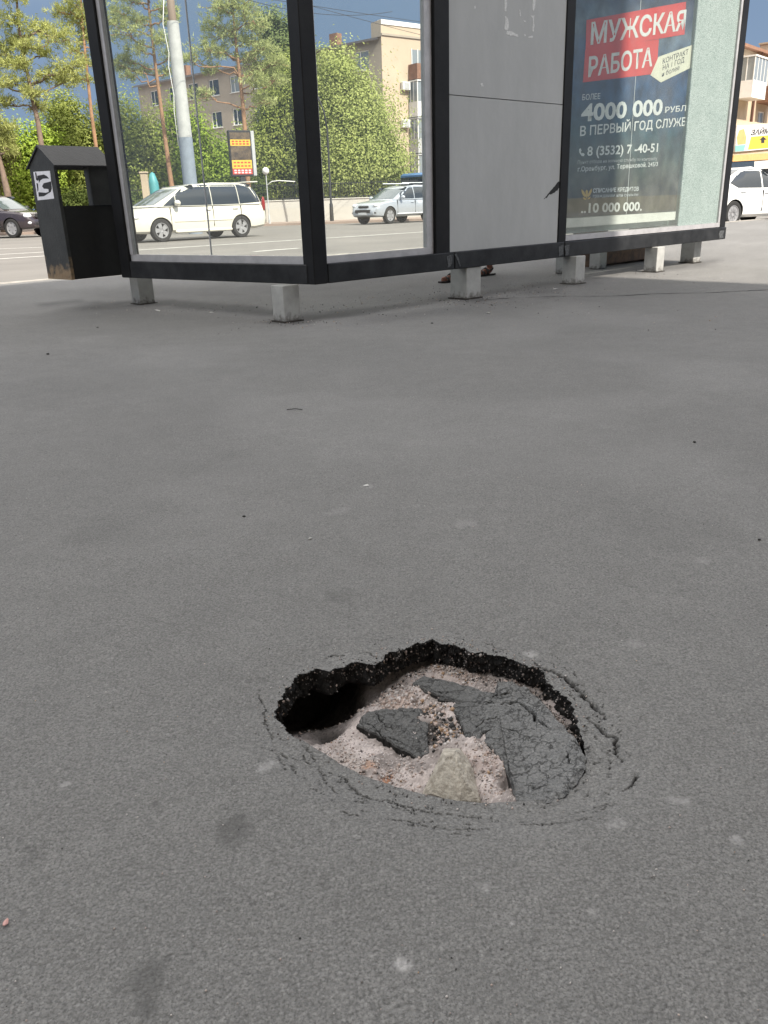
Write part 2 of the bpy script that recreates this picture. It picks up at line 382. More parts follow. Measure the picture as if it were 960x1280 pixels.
# hairlines following the sagged ring
_rr = random.Random(5)
def ringcrack(a0, a1, d0, d1, w, seed):
    pl = []
    for a in np.linspace(a0, a1, 14):
        i = int((a + math.pi) / (2 * math.pi) * NA) % NA; d = d0 + (d1 - d0) * (a - a0) / (a1 - a0 + 1e-9)
        pl.append(np.array([HC[0] + (r0[i] + d) * cx_[i], HC[1] + (r0[i] + d) * cy_[i], 0]))
    return (jag(pl, seed, .0028, .004), w)
near = PD[:, 0] < .22; n_near = int(near.sum())
NX, NY = PX[:n_near], PY[:n_near]
fresh = np.zeros(PX.shape)
polys = [(jag([G(*p) for p in pl], 11 * i), w if w > 2 else w * .75) for i, (pl, w) in enumerate(cracks)]
for i in range(95):
    a = _rr.uniform(-math.pi, .7); ln = _rr.uniform(.025, .085)
    polys.append(ringcrack(a, a + ln, (d0_ := _rr.uniform(.004, .085)), d0_ + _rr.uniform(-.008, .008), _rr.uniform(.22, .5), 300 + i))
for pl, w in polys:
    best = np.full(NX.shape, 9.0)
    P = np.array(pl)[:, :2]; lo, hi = P.min(0) - .012, P.max(0) + .012
    sel = (NX > lo[0]) & (NX < hi[0]) & (NY > lo[1]) & (NY < hi[1])
    if not sel.any(): continue
    x, y = NX[sel], NY[sel]; bb = np.full(x.shape, 9.0); L = len(P) - 1
    for j in range(L):
        a, b = P[j], P[j + 1]; d = b - a; q = d @ d + 1e-12
        t = np.clip(((x - a[0]) * d[0] + (y - a[1]) * d[1]) / q, 0, 1)
        s_ = (.35 + .65 * math.sin(math.pi * min(1, max(0, (j + .5) / L))) ** .6) * _rr.uniform(.35, 1.25)
        bb = np.minimum(bb, np.hypot(x - a[0] - t * d[0], y - a[1] - t * d[1]) / s_)
    prof = np.exp(-(bb / (.00085 * w)) ** 2)
    Z = PZ[:n_near]; Z[sel] -= .007 * min(1.3, w) * prof; fr_ = fresh[:n_near]; fr_[sel] = np.maximum(fr_[sel], np.clip(prof * 1.3, 0, 1))
# stains and splashes that lie on the paving: (pixel, radius m, strength)
stain_shade = np.zeros(PX.shape); pale = np.zeros(PX.shape)
def spot(px, rad, s, ay=1.0, white=False):
    c = G(*px); n = vnoise(PX, PY, 1.6 / rad, 9, 4)
    d = np.hypot(PX - c[0], (PY - c[1]) * ay) / rad + .45 * n
    v = s * (1 - smooth01((d - .45) / .65))
    if white: np.maximum(pale, v, out=pale)
    else: np.maximum(stain_shade, v, out=stain_shade)
spot((293, 1030), .035, .55); spot((185, 1225), .03, .5); spot((185, 1255), .018, .6); spot((195, 1006), .008, .5); spot((430, 745), .04, .3)
spot((40, 1070), .02, .25); spot((480, 560), .12, .12); spot((130, 660), .12, .15); spot((840, 660), .15, .14); spot((60, 490), .5, .14); spot((300, 590), .3, .10)
for p, r_, s_ in (((664, 815), .016, .5), ((502, 1205), .011, .75), ((848, 1000), .016, .35), ((922, 1049), .011, .45), ((330, 958), .016, .35), ((340, 950), .008, .5), ((770, 1028), .014, .3),
                  ((605, 1112), .01, .3), ((82, 981), .006, .6), ((600, 1300), .02, .2), ((775, 1025), .01, .3), ((460, 608), .02, .4), ((90, 1150), .004, .4), ((640, 1155), .004, .6),
                  ((790, 805), .02, .2), ((880, 700), .02, .22), ((700, 520), .05, .18), ((420, 640), .04, .18), ((580, 655), .03, .2), ((740, 1140), .006, .4)):
    spot(p, r_, s_, 1.0, True)
# dirt patches under the rail, plus painted shade of the rail and bin
def grime_shade(a, b, rad, s):
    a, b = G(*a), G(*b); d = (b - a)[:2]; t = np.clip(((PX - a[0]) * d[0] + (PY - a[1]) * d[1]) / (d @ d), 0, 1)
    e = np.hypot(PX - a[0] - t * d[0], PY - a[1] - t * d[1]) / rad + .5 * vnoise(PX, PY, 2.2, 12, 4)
    np.maximum(stain_shade, s * (1 - smooth01((e - .3) / .8)), out=stain_shade)
grime_shade((70, 379), (185, 378), .20, .75); grime_shade((195, 378), (345, 390), .20, .75); grime_shade((345, 403), (385, 403), .12, .7); grime_shade((385, 398), (565, 374), .26, .65); grime_shade((575, 374), (730, 352), .34, .9); grime_shade((735, 350), (880, 326), .3, .7)
grime_shade((160, 365), (560, 350), .9, .35)  # broad darkening painted as the soft shade beneath the shelter
np.maximum(pale, .11 * smooth01(vnoise(PX, PY, 1.1, 21, 4) * 1.2) * smooth01((PD - .4) / 1.0), out=pale)
ring_idx = np.arange(len(dk) * NA).reshape(len(dk), NA)
V = np.stack([PX, PY, PZ], -1).reshape(-1, 3)
a = ring_idx[:-1]; b = ring_idx[1:]
F = np.stack([a, b, np.roll(b, -1, 1), np.roll(a, -1, 1)], -1).reshape(-1, 4)
# broken faces going down from the rim, then the underside over the washed-out void
bxr, byr = PX[0], PY[0]
wall = []; offs = [(.0015, .0005), (.004, .0015), (.007, .002), (.011, .003), (.015, .004), (.019, .005), (.023, .006), (.027, .006), (.031, .006), (.035, .006), (.039, .007), (.043, .008), (.047, .010), (.051, .014), (.054, .022), (.056, .06), (.058, .11), (.060, .24)]
for q, (dz, do) in enumerate(offs):
    n = vnoise(r0 * TH, np.full(NA, dz), 150, 20, 3)
    n2 = vnoise(r0 * TH, np.full(NA, dz), 55, 41, 2)
    amp = min(.0062, .0014 + dz * .3) * (.45 + .55 * _farw)
    kf = min(1, dz / .012); rr_ = r0 * (1 - kf) + r0w * kf + do * (.55 + .45 * _farw) + n * amp + n2 * amp * .9 + .0012 * rng.normal(size=NA) * (q < 14)
    wall.append(np.stack([HC[0] + rr_ * cx_, HC[1] + rr_ * cy_, PZ[0] - dz + .0012 * n], -1))
WV = np.vstack(wall); base = len(V); wi = base + np.arange(len(offs) * NA).reshape(len(offs), NA)
top = np.vstack([ring_idx[0][None], wi])
a = top[:-1]; b = top[1:]
F2 = np.stack([a, np.roll(a, -1, 1), np.roll(b, -1, 1), b], -1).reshape(-1, 4)
V = np.vstack([V, WV]); F = np.vstack([F, F2])
mi = np.concatenate([np.zeros(len(F) - len(F2), int), np.ones(len(F2), int)])
tint = np.zeros((len(V), 4)); tint[:, 3] = 1
tint[:PX.size, 0] = fresh.ravel(); tint[:PX.size, 1] = stain_shade.ravel(); tint[:PX.size, 2] = pale.ravel(); tint[PX.size:, 0] = 1

def asphalt(name, base, worn, broken=False, crk=0.0):
    m = bpy.data.materials.new(name); m.use_nodes = True; t = m.node_tree; b = t.nodes['Principled BSDF']; n = t.nodes.new; l = t.links.new
    g = n('ShaderNodeNewGeometry'); pos = g.outputs['Position']
    def noise(s, d=4, r_=.6):
        q = n('ShaderNodeTexNoise'); q.inputs['Scale'].default_value = s; q.inputs['Detail'].default_value = d; q.inputs['Roughness'].default_value = r_; l(pos, q.inputs['Vector']); return q.outputs['Fac']
    def rng_(x, a, b_, c=0., d=1.):
        q = n('ShaderNodeMapRange'); q.inputs[1].default_value = a; q.inputs[2].default_value = b_; q.inputs[3].default_value = c; q.inputs[4].default_value = d; l(x, q.inputs[0]); return q.outputs[0]
    def mix(f, x, y, bl='MIX'):
        q = n('ShaderNodeMix'); q.data_type = 'RGBA'; q.blend_type = bl
        for i, v in ((0, f), (6, x), (7, y)):
            if hasattr(v, 'is_linked') or hasattr(v, 'links'): l(v, q.inputs[i])
            else: q.inputs[i].default_value = v if i == 0 else (*v, 1)
        return q.outputs[2]
    def fine_crack():
        w_ = n('ShaderNodeTexNoise'); w_.inputs['Scale'].default_value = 60; w_.inputs['Detail'].default_value = 4; l(pos, w_.inputs['Vector'])
        s_ = n('ShaderNodeVectorMath'); s_.operation = 'SCALE'; s_.inputs['Scale'].default_value = .035; l(w_.outputs['Color'], s_.inputs[0])
        a_ = n('ShaderNodeVectorMath'); l(pos, a_.inputs[0]); l(s_.outputs[0], a_.inputs[1])
        q = n('ShaderNodeTexVoronoi'); q.feature = 'DISTANCE_TO_EDGE'; q.inputs['Scale'].default_value = 46; l(a_.outputs[0], q.inputs['Vector'])
        k_ = n('ShaderNodeMath'); k_.operation = 'ADD'; l(q.outputs['Distance'], k_.inputs[0]); l(rng_(noise(25, 3), .50, .66, 0, .14), k_.inputs[1]); return k_.outputs[0]
    att = n('ShaderNodeAttribute'); att.attribute_name = 'tint'; sp = n('ShaderNodeSeparateColor'); l(att.outputs['Color'], sp.inputs[0])
    if not broken:
        c = mix(rng_(noise(.7, 5), .35, .65), base, worn)
        c = mix(rng_(noise(9, 5), .35, .7, 0, .5), c, tuple(x * .80 for x in base))
        # grains of the mix: dark binder between paler stones
        vo = n('ShaderNodeTexVoronoi'); vo.inputs['Scale'].default_value = 230; l(pos, vo.inputs['Vector'])
        c = mix(rng_(vo.outputs['Distance'], .35, .8, 0, .45), c, tuple(x * .5 for x in base))
        vc = n('ShaderNodeSeparateColor'); l(vo.outputs['Color'], vc.inputs[0])
        c = mix(rng_(vc.outputs[0], .80, 1.0, 0, .25), c, tuple(x * 1.4 for x in worn))
        c = mix(rng_(vc.outputs[1], .78, 1.0, 0, .45), c, tuple(x * .55 for x in base))
        c = mix(rng_(noise(260, 4, .7), .515, .60, 0, .60), c, tuple(x * .36 for x in base))
        c = mix(rng_(noise(180, 3, .6), .45, .36, 0, .38), c, tuple(x * 1.35 for x in worn))
        c = mix(rng_(noise(46, 4, .65), .53, .68, 0, .35), c, tuple(x * .55 for x in base))
        c = mix(rng_(noise(420, 2), .52, .72, 0, .6), c, tuple(x * .4 for x in base))
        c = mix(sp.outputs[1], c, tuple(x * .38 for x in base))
        pn = n('ShaderNodeMath'); pn.operation = 'MULTIPLY'; l(sp.outputs[2], pn.inputs[0]); l(rng_(noise(120, 3), .3, .6, .35, 1), pn.inputs[1])
        c = mix(pn.outputs[0], c, (.42, .41, .40))
        c = mix(rng_(fine_crack(), .0, .10, crk, 0), c, (.02, .02, .02)) if crk else c
        c = mix(sp.outputs[0], c, (.012, .011, .011))
        h1, h2, h3 = vo.outputs['Distance'], noise(75, 4), noise(420, 3)
        s1 = n('ShaderNodeMath'); s1.operation = 'MULTIPLY_ADD'; l(h1, s1.inputs[0]); s1.inputs[1].default_value = -.8; l(h2, s1.inputs[2])
        s2 = n('ShaderNodeMath'); s2.operation = 'MULTIPLY_ADD'; l(h3, s2.inputs[0]); s2.inputs[1].default_value = .5; l(s1.outputs[0], s2.inputs[2])
        bp = n('ShaderNodeBump'); bp.inputs['Strength'].default_value = .75; bp.inputs['Distance'].default_value = .0032; l(s2.outputs[0], bp.inputs['Height']); l(bp.outputs[0], b.inputs['Normal'])
        b.inputs['Roughness'].default_value = .86
    else:
        vo = n('ShaderNodeTexVoronoi'); vo.inputs['Scale'].default_value = 230; l(pos, vo.inputs['Vector']); vc = n('ShaderNodeSeparateColor'); l(vo.outputs['Color'], vc.inputs[0])
        c = mix(rng_(noise(60, 4), .4, .7), base, worn)
        stone = mix(vc.outputs[1], (.09, .075, .07), (.34, .31, .30))
        k = n('ShaderNodeMath'); k.operation = 'MULTIPLY'; l(rng_(vc.outputs[0], .86, .9), k.inputs[0]); l(rng_(vo.outputs['Distance'], .5, .3), k.inputs[1])
        c = mix(k.outputs[0], c, stone)
        bp = n('ShaderNodeBump'); bp.inputs['Strength'].default_value = 1; bp.inputs['Distance'].default_value = .004; l(noise(230, 4), bp.inputs['Height']); l(bp.outputs[0], b.inputs['Normal'])
        b.inputs['Roughness'].default_value = .6
    l(c, b.inputs['Base Color']); b.inputs['Specular IOR Level'].default_value = .35
    return m
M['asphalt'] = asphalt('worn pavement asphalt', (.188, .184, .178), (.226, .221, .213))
M['broken'] = asphalt('fresh broken asphalt', (.010, .0095, .009), (.022, .020, .019), True)
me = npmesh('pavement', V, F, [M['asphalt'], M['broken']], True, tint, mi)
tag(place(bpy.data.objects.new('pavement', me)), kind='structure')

# ------------------------------------------------------------------ what lies in the hole
def field(cp, px, py, p=2.6):
    """inverse distance interpolation of (x, y, z) control points at positions px, py"""
    num = np.zeros(px.shape); dn_ = np.zeros(px.shape)
    for x, y, z in cp:
        w = 1 / (np.hypot(px - x, py - y) + .006) ** p; num += w * z; dn_ += w
    return num / dn_
fl_px = [(540,838,-.052),(512,846,-.056),(570,845,-.050),(600,850,-.049),(640,860,-.05),(690,880,-.05),(490,864,-.070),(520,880,-.070),(490,866,-.075),(474,872,-.09),(462,880,-.11),(450,888,-.13),(436,898,-.15),(420,910,-.16),(408,920,-.19),(396,928,-.20),(412,934,-.13),(365,900,-.32),(430,860,-.32),
         (456,916,-.078),(440,930,-.080),(420,943,-.092),(430,955,-.088),(470,955,-.070),(480,980,-.080),(510,985,-.082),(535,930,-.072),(545,905,-.066),(560,990,-.085),(600,952,-.044),(620,978,-.048),(590,936,-.052),(575,965,-.058),(596,931,-.047),(610,938,-.044),(620,948,-.040),(630,962,-.037),(638,982,-.034),(642,998,-.030),(584,932,-.050),(520,862,-.054),(534,870,-.055),(550,878,-.056),(562,882,-.056),(562,893,-.058),(570,906,-.059),(574,918,-.060),(446,912,-.076),(458,922,-.082),(480,929,-.087),(500,944,-.088),(538,925,-.078),(470,886,-.072),(490,881,-.063),(512,880,-.063),
         (640,1000,-.07),(640,930,-.062),(690,930,-.055),(715,960,-.05),(380,850,-.32),(350,880,-.32),(460,850,-.26),(480,842,-.20),(495,838,-.14),(600,1030,-.085),(450,1000,-.09),(385,915,-.22)]
fcp = [G(*p) for p in fl_px]
gx, gy = np.meshgrid(np.arange(-.46, .56, .0022), np.arange(.72, 1.58, .0022))
gz = field(fcp, gx, gy)
ii = ((np.arctan2(gy - HC[1], gx - HC[0]) + math.pi) / (2 * math.pi) * NA).astype(int) % NA
inside = np.hypot(gx - HC[0], gy - HC[1]) - r0[ii]            # > 0 under the paving
gz = gz + .006 * vnoise(gx, gy, 26, 51, 3) + .0016 * vnoise(gx, gy, 160, 52, 2) + rng.normal(0, .0007, gx.shape)
leftv = np.maximum(smooth01((.02 - gx) / .12) * smooth01((gy - 1.02) / .08), smooth01((-.05 - gx) / .05) * smooth01((gy - .93) / .06))
lift = smooth01((inside - .015) / .10) * (1 - leftv) + smooth01((inside - .16) / .07) * leftv
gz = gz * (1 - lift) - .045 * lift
fidx = np.arange(gx.size).reshape(gx.shape)
keep = (inside < .25)
FF = np.stack([fidx[:-1, :-1], fidx[:-1, 1:], fidx[1:, 1:], fidx[1:, :-1]], -1)[keep[:-1, :-1]].reshape(-1, 4)
gn = rng.random(gx.shape); w1 = smooth01(vnoise(gx, gy, 20, 61, 4) * .8 + .5)
cA, cB, cD = np.array([.56, .49, .465]), np.array([.265, .23, .215]), np.array([.03, .027, .025])
fc = cA * w1[..., None] + cB * (1 - w1[..., None])
fc = fc * (.78 + .34 * gn[..., None]); fc[gn > .955] = (.60, .54, .51); fc[gn < .03] = (.10, .085, .08)
def blot(px, rad, col, amt, seed):
    c = G(*px, -.07); d = np.hypot(gx - c[0], gy - c[1]) / rad + .5 * vnoise(gx, gy, .9 / rad, seed, 3)
    k = (amt * (1 - smooth01((d - .5) / .6)))[..., None]; fc[:] = fc * (1 - k) + np.array(col) * k
blot((461, 957), .013, (.42, .20, .10), .75, 71); blot((484, 969), .012, (.40, .17, .07), .8, 72); blot((528, 890), .022, (.34, .19, .09), .55, 73)
blot((540, 912), .03, (.02, .018, .016), .85, 74); blot((500, 880), .03, (.46, .33, .26), .5, 75); blot((610, 975), .03, (.46, .36, .33), .5, 76)
blot((520, 955), .02, (.10, .09, .085), .5, 77); blot((600, 955), .028, (.52, .45, .42), .7, 78); blot((440, 950), .05, (.44, .39, .36), .5, 79); blot((560, 848), .05, (.50, .42, .39), .5, 80)
_dv = smooth01((-.080 - gz) / .05)[..., None]; fc = fc * (1 - _dv) + np.array([.035, .030, .027]) * _dv * (.6 + .8 * gn[..., None])      # shade of the deep void painted into the floor colour
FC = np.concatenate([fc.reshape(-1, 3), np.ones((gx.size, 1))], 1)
M['sand'] = mat('pinkish granular base', (.4, .35, .32), .9, tint=True, bump=.5, bscale=500)
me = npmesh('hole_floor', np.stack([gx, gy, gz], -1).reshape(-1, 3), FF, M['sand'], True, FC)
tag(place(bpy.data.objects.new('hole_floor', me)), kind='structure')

M['slab_top'] = asphalt('sunken asphalt', (.185, .185, .183), (.225, .223, .219), crk=.85)
def slab(name, px, c_px, thick, label, crk=(), seed=0, rough=.0018, dark=.5):
    """a piece of the paving that has dropped: cracked top, broken dark sides"""
    poly = np.array([G(x, y, z) for x, y, z in px]); c = G(*c_px)
    global TH
    T0 = TH; TH = np.linspace(-math.pi, math.pi, 1000, endpoint=False); n = 1000
    rb, zb = polar(poly, c)
    TH_ = TH; TH = T0
    ca, sa = np.cos(TH_), np.sin(TH_)
    ex, ey = c[0] + rb * ca, c[1] + rb * sa
    rb = rb + rough * vnoise(ex, ey, 90, seed + 2, 4) * 1.4
    ts = np.concatenate([[.004], np.linspace(.02, 1, 170)])
    X_, Y_ = c[0] + ts[:, None] * rb * ca, c[1] + ts[:, None] * rb * sa
    Z_ = field(np.array([[*p] for p in np.vstack([poly, [c]])]), X_, Y_, 2.0)
    Z_ = Z_ + .0022 * vnoise(X_, Y_, 35, seed + 3, 3) + .0010 * vnoise(X_, Y_, 240, seed + 4, 3) + .0012 * np.abs(vnoise(X_, Y_, 80, seed + 6, 2))
    Z_ -= .004 * smooth01((ts[:, None] - .965) / .035)
    fr = np.zeros(X_.shape)
    for q, (pl, w) in enumerate(crk):
        P = np.array(jag([G(x, y, c[2]) for x, y in pl], seed + q, .002, .005))[:, :2]; L = len(P) - 1; bb = np.full(X_.shape, 9.)
        for j in range(L):
            a_, b_ = P[j], P[j + 1]; d = b_ - a_; t = np.clip(((X_ - a_[0]) * d[0] + (Y_ - a_[1]) * d[1]) / (d @ d + 1e-12), 0, 1)
            s_ = (.4 + .6 * math.sin(math.pi * (j + .5) / L) ** .6) * _rr.uniform(.35, 1.25)
            bb = np.minimum(bb, np.hypot(X_ - a_[0] - t * d[0], Y_ - a_[1] - t * d[1]) / s_)
        pr = np.exp(-(bb / (.0009 * w)) ** 2); Z_ -= .012 * min(1.8, w) * pr; fr = np.maximum(fr, np.clip(pr * 1.4, 0, 1))
    rows = [np.stack([X_[k], Y_[k], Z_[k]], -1) for k in range(len(ts))]
    for dz, do in ((.3, .001), (.6, -.001), (1, .002)):
        nn = vnoise(ex + dz, ey - dz, 140, seed + 9, 3)
        rr_ = rb + do + .003 * nn
        rows.append(np.stack([c[0] + rr_ * ca, c[1] + rr_ * sa, Z_[-1] - thick * dz], -1))
    rows.append(np.stack([c[0] + .01 * ca, c[1] + .01 * sa, np.full(n, Z_.mean() - thick * 1.1)], -1))
    VV = np.vstack(rows); m_ = len(rows); ix = np.arange(m_ * n).reshape(m_, n); a_, b_ = ix[:-1], ix[1:]
    FQ = np.stack([a_, b_, np.roll(b_, -1, 1), np.roll(a_, -1, 1)], -1).reshape(-1, 4)
    k_ = np.repeat(np.arange(m_ - 1), n); mi_ = (k_ >= len(ts) - 1).astype(int)
    cap = np.array([ix[0][::-1]])
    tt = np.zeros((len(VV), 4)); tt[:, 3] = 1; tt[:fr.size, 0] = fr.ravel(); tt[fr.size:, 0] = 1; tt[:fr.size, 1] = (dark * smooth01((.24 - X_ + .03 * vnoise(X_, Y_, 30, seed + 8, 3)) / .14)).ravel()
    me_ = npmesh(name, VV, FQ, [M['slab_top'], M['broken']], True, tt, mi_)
    o = place(bpy.data.objects.new(name, me_)); return tag(o, label, 'asphalt slab')
big = [(515,853,-.050),(528,845,-.048),(548,848,-.046),(570,853,-.044),(597,861,-.042),(618,866,-.038),(622,850,-.040),(640,850,-.036),(662,861,-.030),(680,877,-.024),(690,890,-.018),
       (706,905,-.014),(721,922,-.012),(733,944,-.0095),(731,961,-.0095),(720,977,-.0095),(707,991,-.010),(689,1000,-.0115),(665,1003,-.016),(646,1004,-.026),
       (641,988,-.034),(636,972,-.038),(626,950,-.042),(616,937,-.046),(600,926,-.050),(582,926,-.054),(575,902,-.056),(567,888,-.054),(567,875,-.053),(548,873,-.054),(532,864,-.053)]
slab('asphalt_slab', big, (622, 882, -.040), .034, 'large cracked asphalt slab sagging on the right side of the hole',
     [(A3([(285,338),(330,330),(358,325)]), 1.4), (A3([(320,370),(380,368),(410,372),(440,405),(470,440),(480,470),(520,498),(545,530)]), 1.8), (A3([(135,545),(180,525),(235,518),(240,485),(270,478)]), 2.4),
      (A3([(200,460),(250,430),(300,425)]), .9), (A3([(40,320),(75,325),(130,345)]), 1.3), (A3([(70,355),(180,365),(290,362)]), .9), (A3([(530,390),(560,430),(600,470),(640,520),(680,590)]), 6.0),
      (A3([(620,640),(630,700)]), 1.3), (A3([(470,800),(500,795)]), 1.2),
      (A3([(10,290),(60,300),(110,290)]), .8), (A3([(300,470),(380,500),(470,560)]), .7),
      (A3([(640,600),(690,630),(700,655)]), 1.2)], 100)
mid = [(444,906,-.068),(460,887,-.060),(483,884,-.058),(499,885,-.059),(528,884,-.060),(536,902,-.063),(533,922,-.067),(538,943,-.075),(523,948,-.077),(499,936,-.075),(476,921,-.073)]
slab('asphalt_slab', mid, (498, 908, -.061), .028, 'small dark asphalt slab lying in the sand at the middle of the hole', [(A2([(600,440),(650,500),(700,520)]), .8), (A2([(560,480),(640,540),(760,580)]), .7)], 200)

def crumbs(name, pts, sizes, cols):
    """loose grains: one small 8-sided solid each"""
    n = len(pts); o = np.array([[1,0,0],[0,1,0],[-1,0,0],[0,-1,0],[0,0,1],[0,0,-1]], float)
    f = np.array([[0,1,4],[1,2,4],[2,3,4],[3,0,4],[1,0,5],[2,1,5],[3,2,5],[0,3,5]])
    v = o[None] * rng.uniform(.55, 1.25, (n, 6, 3)) * np.asarray(sizes)[:, None, None]
    q = rng.normal(size=(n, 3, 3)); qq = np.linalg.qr(q)[0]
    v = np.einsum('nij,nkj->nki', qq, v) + np.asarray(pts)[:, None]
    ff = (f[None] + 6 * np.arange(n)[:, None, None]).reshape(-1, 3)
    cc = np.repeat(np.concatenate([np.asarray(cols), np.ones((n, 1))], 1), 6, 0)
    m_ = npmesh(name, v.reshape(-1, 3), ff, M['grain'], False, cc)
    return tag(place(bpy.data.objects.new(name, m_)), kind='stuff')
M['grain'] = mat('loose grains', (.4, .38, .36), .75, tint=True)
pal = np.array([(.50,.46,.44),(.42,.33,.29),(.30,.25,.23),(.12,.105,.10),(.03,.028,.027),(.46,.38,.34),(.36,.24,.15)])
pts = []; sz = []; cl = []
def on_floor(x, y):
    j, i = int(round((x + .46) / .0022)), int(round((y - .72) / .0022))
    return gz[min(max(i, 0), gz.shape[0] - 1), min(max(j, 0), gz.shape[1] - 1)]
def sprinkle(px, rad, n, s0, s1, w):
    c = G(*px, -.065)
    for _ in range(n):
        x, y = c[0] + rnd.gauss(0, rad), c[1] + rnd.gauss(0, rad); s = rnd.uniform(s0, s1) * (1 if rnd.random() < .85 else 1.7)
        pts.append((x, y, on_floor(x, y) + s * .3)); sz.append(s); cl.append(pal[rnd.choices(range(7), w)[0]] * rnd.uniform(.85, 1.2))
_okf = np.where(_farw > .4)[0]
lite, dark_ = (6, 4, 1.6, .35, .12, 5, .5), (2, 2, 2, 2, 5, 2, 2)
for px in ((480, 872), (500, 868), (515, 878)): sprinkle(px, .020, 130, .0015, .0038, lite)
for px in ((545, 890), (548, 908), (552, 922), (565, 915)): sprinkle(px, .013, 110, .0015, .0042, dark_)
for px in ((545, 840), (570, 845), (600, 853), (520, 843)): sprinkle(px, .016, 120, .0012, .003, lite)
for px in ((600, 950), (615, 970), (620, 990), (430, 945), (460, 955), (480, 975), (500, 960), (420, 925)): sprinkle(px, .022, 150, .001, .0024, lite)
for px in ((640, 866), (668, 872)): sprinkle(px, .012, 50, .001, .0028, lite)
for _ in range(1500):                              # crumbs fallen along the foot of the broken edge
    i = int(rnd.choice(_okf)); d_ = abs(rnd.gauss(0, .011)) + .001; x, y = HC[0] + (r0w[i] - d_) * cx_[i], HC[1] + (r0w[i] - d_) * cy_[i]
    if x < -.02 and rnd.random() < .8: continue
    s = rnd.uniform(.0009, .0026) * (1 if rnd.random() < .9 else 1.6); pts.append((x, y, on_floor(x, y) + s * .4)); sz.append(s); cl.append(pal[rnd.choices(range(7), (3, 2, 2, 2, 3.5, 2, .4))[0]] * rnd.uniform(.7, 1.1))
crumbs('loose_grains', pts, sz, cl)
# pale stones showing in the broken edge
pts, sz, cl = [], [], []
ok = np.where(_farw > .15)[0]
for _ in range(620):
    i = int(rnd.choice(ok)); q = rnd.randrange(0, 12); t = rnd.random(); p = wall[q][i] * (1 - t) + wall[q + 1][i] * t
    inn = np.array([-cx_[i], -cy_[i], 0]) * .0006
    pts.append(p + inn); s = rnd.uniform(.0009, .0028) * (1 if rnd.random() < .88 else 1.7); sz.append(s); cl.append(pal[rnd.choices(range(7), (4, 3, 3, 4, 2, 3, .4))[0]] * rnd.uniform(.5, 1.05))
crumbs('edge_stones', pts, sz, cl)

# the pale wedge of stone
bm = bmesh.new()
for p in (G(526, 995, -.078), G(538, 992, -.060), G(553, 940, -.020), G(558, 947, -.012), G(569, 938.5, -.016), G(587, 957, -.034), G(602, 1005, -.060), G(574, 1004, -.052), G(580, 975, -.030),
          G(556, 934, -.075), G(578, 934, -.075), G(598, 956, -.085), G(606, 1004, -.092), G(530, 1006, -.095), G(570, 1010, -.095)): bm.verts.new(p)
bmesh.ops.convex_hull(bm, input=bm.verts)
bmesh.ops.triangulate(bm, faces=bm.faces)
for _ in range(4): bmesh.ops.subdivide_edges(bm, edges=bm.edges, cuts=1, use_grid_fill=True)
for v in bm.verts:
    p = v.co; k = .0008 * mnoise.noise(p * 50) + .0010 * mnoise.noise(p * 150) + .0010 * mnoise.noise(p * 350)
    v.co = p + Vector((k * .3, -k * .6, k))
me = bpy.data.meshes.new('stone'); bm.to_mesh(me); bm.free()
M['stone'] = mat('pale greenish stone', (.52, .475, .405), .9, var=.45, vscale=90, col2=(.25, .222, .18), bump=.9, bscale=260)
me.materials.append(M['stone'])
tag(place(bpy.data.objects.new('stone', me)), 'pale wedge-shaped stone leaning at the near edge of the hole', 'stone')
# ------------------------------------------------------------------ road, kerb, far ground
def kp(s, d, z=0.0): p = U * s + NV * d; return np.array([p[0], p[1], z])   # s along the kerb, d from the shelter side to the road
mb = MB(); mb.add([kp(-90, KERB_D, -.15), kp(160, KERB_D, -.15), kp(160, 120, -.15), kp(-90, 120, -.15)], [(0, 1, 2, 3)])
tag(mb.build('road', M['road']), kind='structure')
mb = MB(); mb.add([(-1200, -1200, -.22), (1200, -1200, -.22), (1200, 1200, -.22), (-1200, 1200, -.22)], [(0, 1, 2, 3)])
tag(mb.build('terrain', M['terrain']), kind='structure')
mb = MB(); q = [(-120, 47.2), (60, 48.4), (60, 130), (-120, 130)]; mb.hexa([*((x, y, -.22) for x, y in q), *((x, y, -.03) for x, y in q)])
tag(mb.build('far_pavement', M['far_walk']), kind='structure')
kb = MB(); kb.box(kp(8, KERB_D + .09, -.19), (70, .22, .07), U)
kerb = tag(kb.build('kerb', M['kerb']), kind='structure')
ks = MB(); ks.box((0, 0, 0), (.985, .16, .17), bev=.012); kme = ks.mesh('kerb_stone', M['kerb'])
for i in range(44):
    p = kp(-14 + i, KERB_D + .085, -.075)
    o = place(bpy.data.objects.new('kerb_stone', kme), (p[0], p[1], p[2] + rnd.uniform(-.006, .006)), math.atan2(U[1], U[0]) + rnd.uniform(-.006, .006), kerb)
def stripe(a, b, w):
    a, b = np.array(a, float), np.array(b, float); d = (b - a) / np.linalg.norm(b - a); n = np.array([-d[1], d[0], 0]) * w / 2
    m_ = MB(); m_.add([a - n, b - n, b + n, a + n], [(0, 1, 2, 3)]); return tag(m_.build('road_marking', M['paint']), kind='structure')
zr = -.146
def ext(p, q, t0, t1): return p + (q - p) * t0, p + (q - p) * t1
a, b = ext(G(165, 313, zr), G(535, 289.5, zr), -2.2, 3.5); stripe(a, b, .22)
a, b = ext(G(0, 318, zr), G(55, 315, zr), -.8, 1.0); stripe(a, b, .2)
a, b = ext(G(0, 311, zr), G(52, 309, zr), -1, 1.0); stripe(a, b, .2)
for x0, y0, x1, y1 in ((318, 314.5, 374, 310), ): a, b = G(x0, y0, zr), G(x1, y1, zr); stripe(a, b, .2)
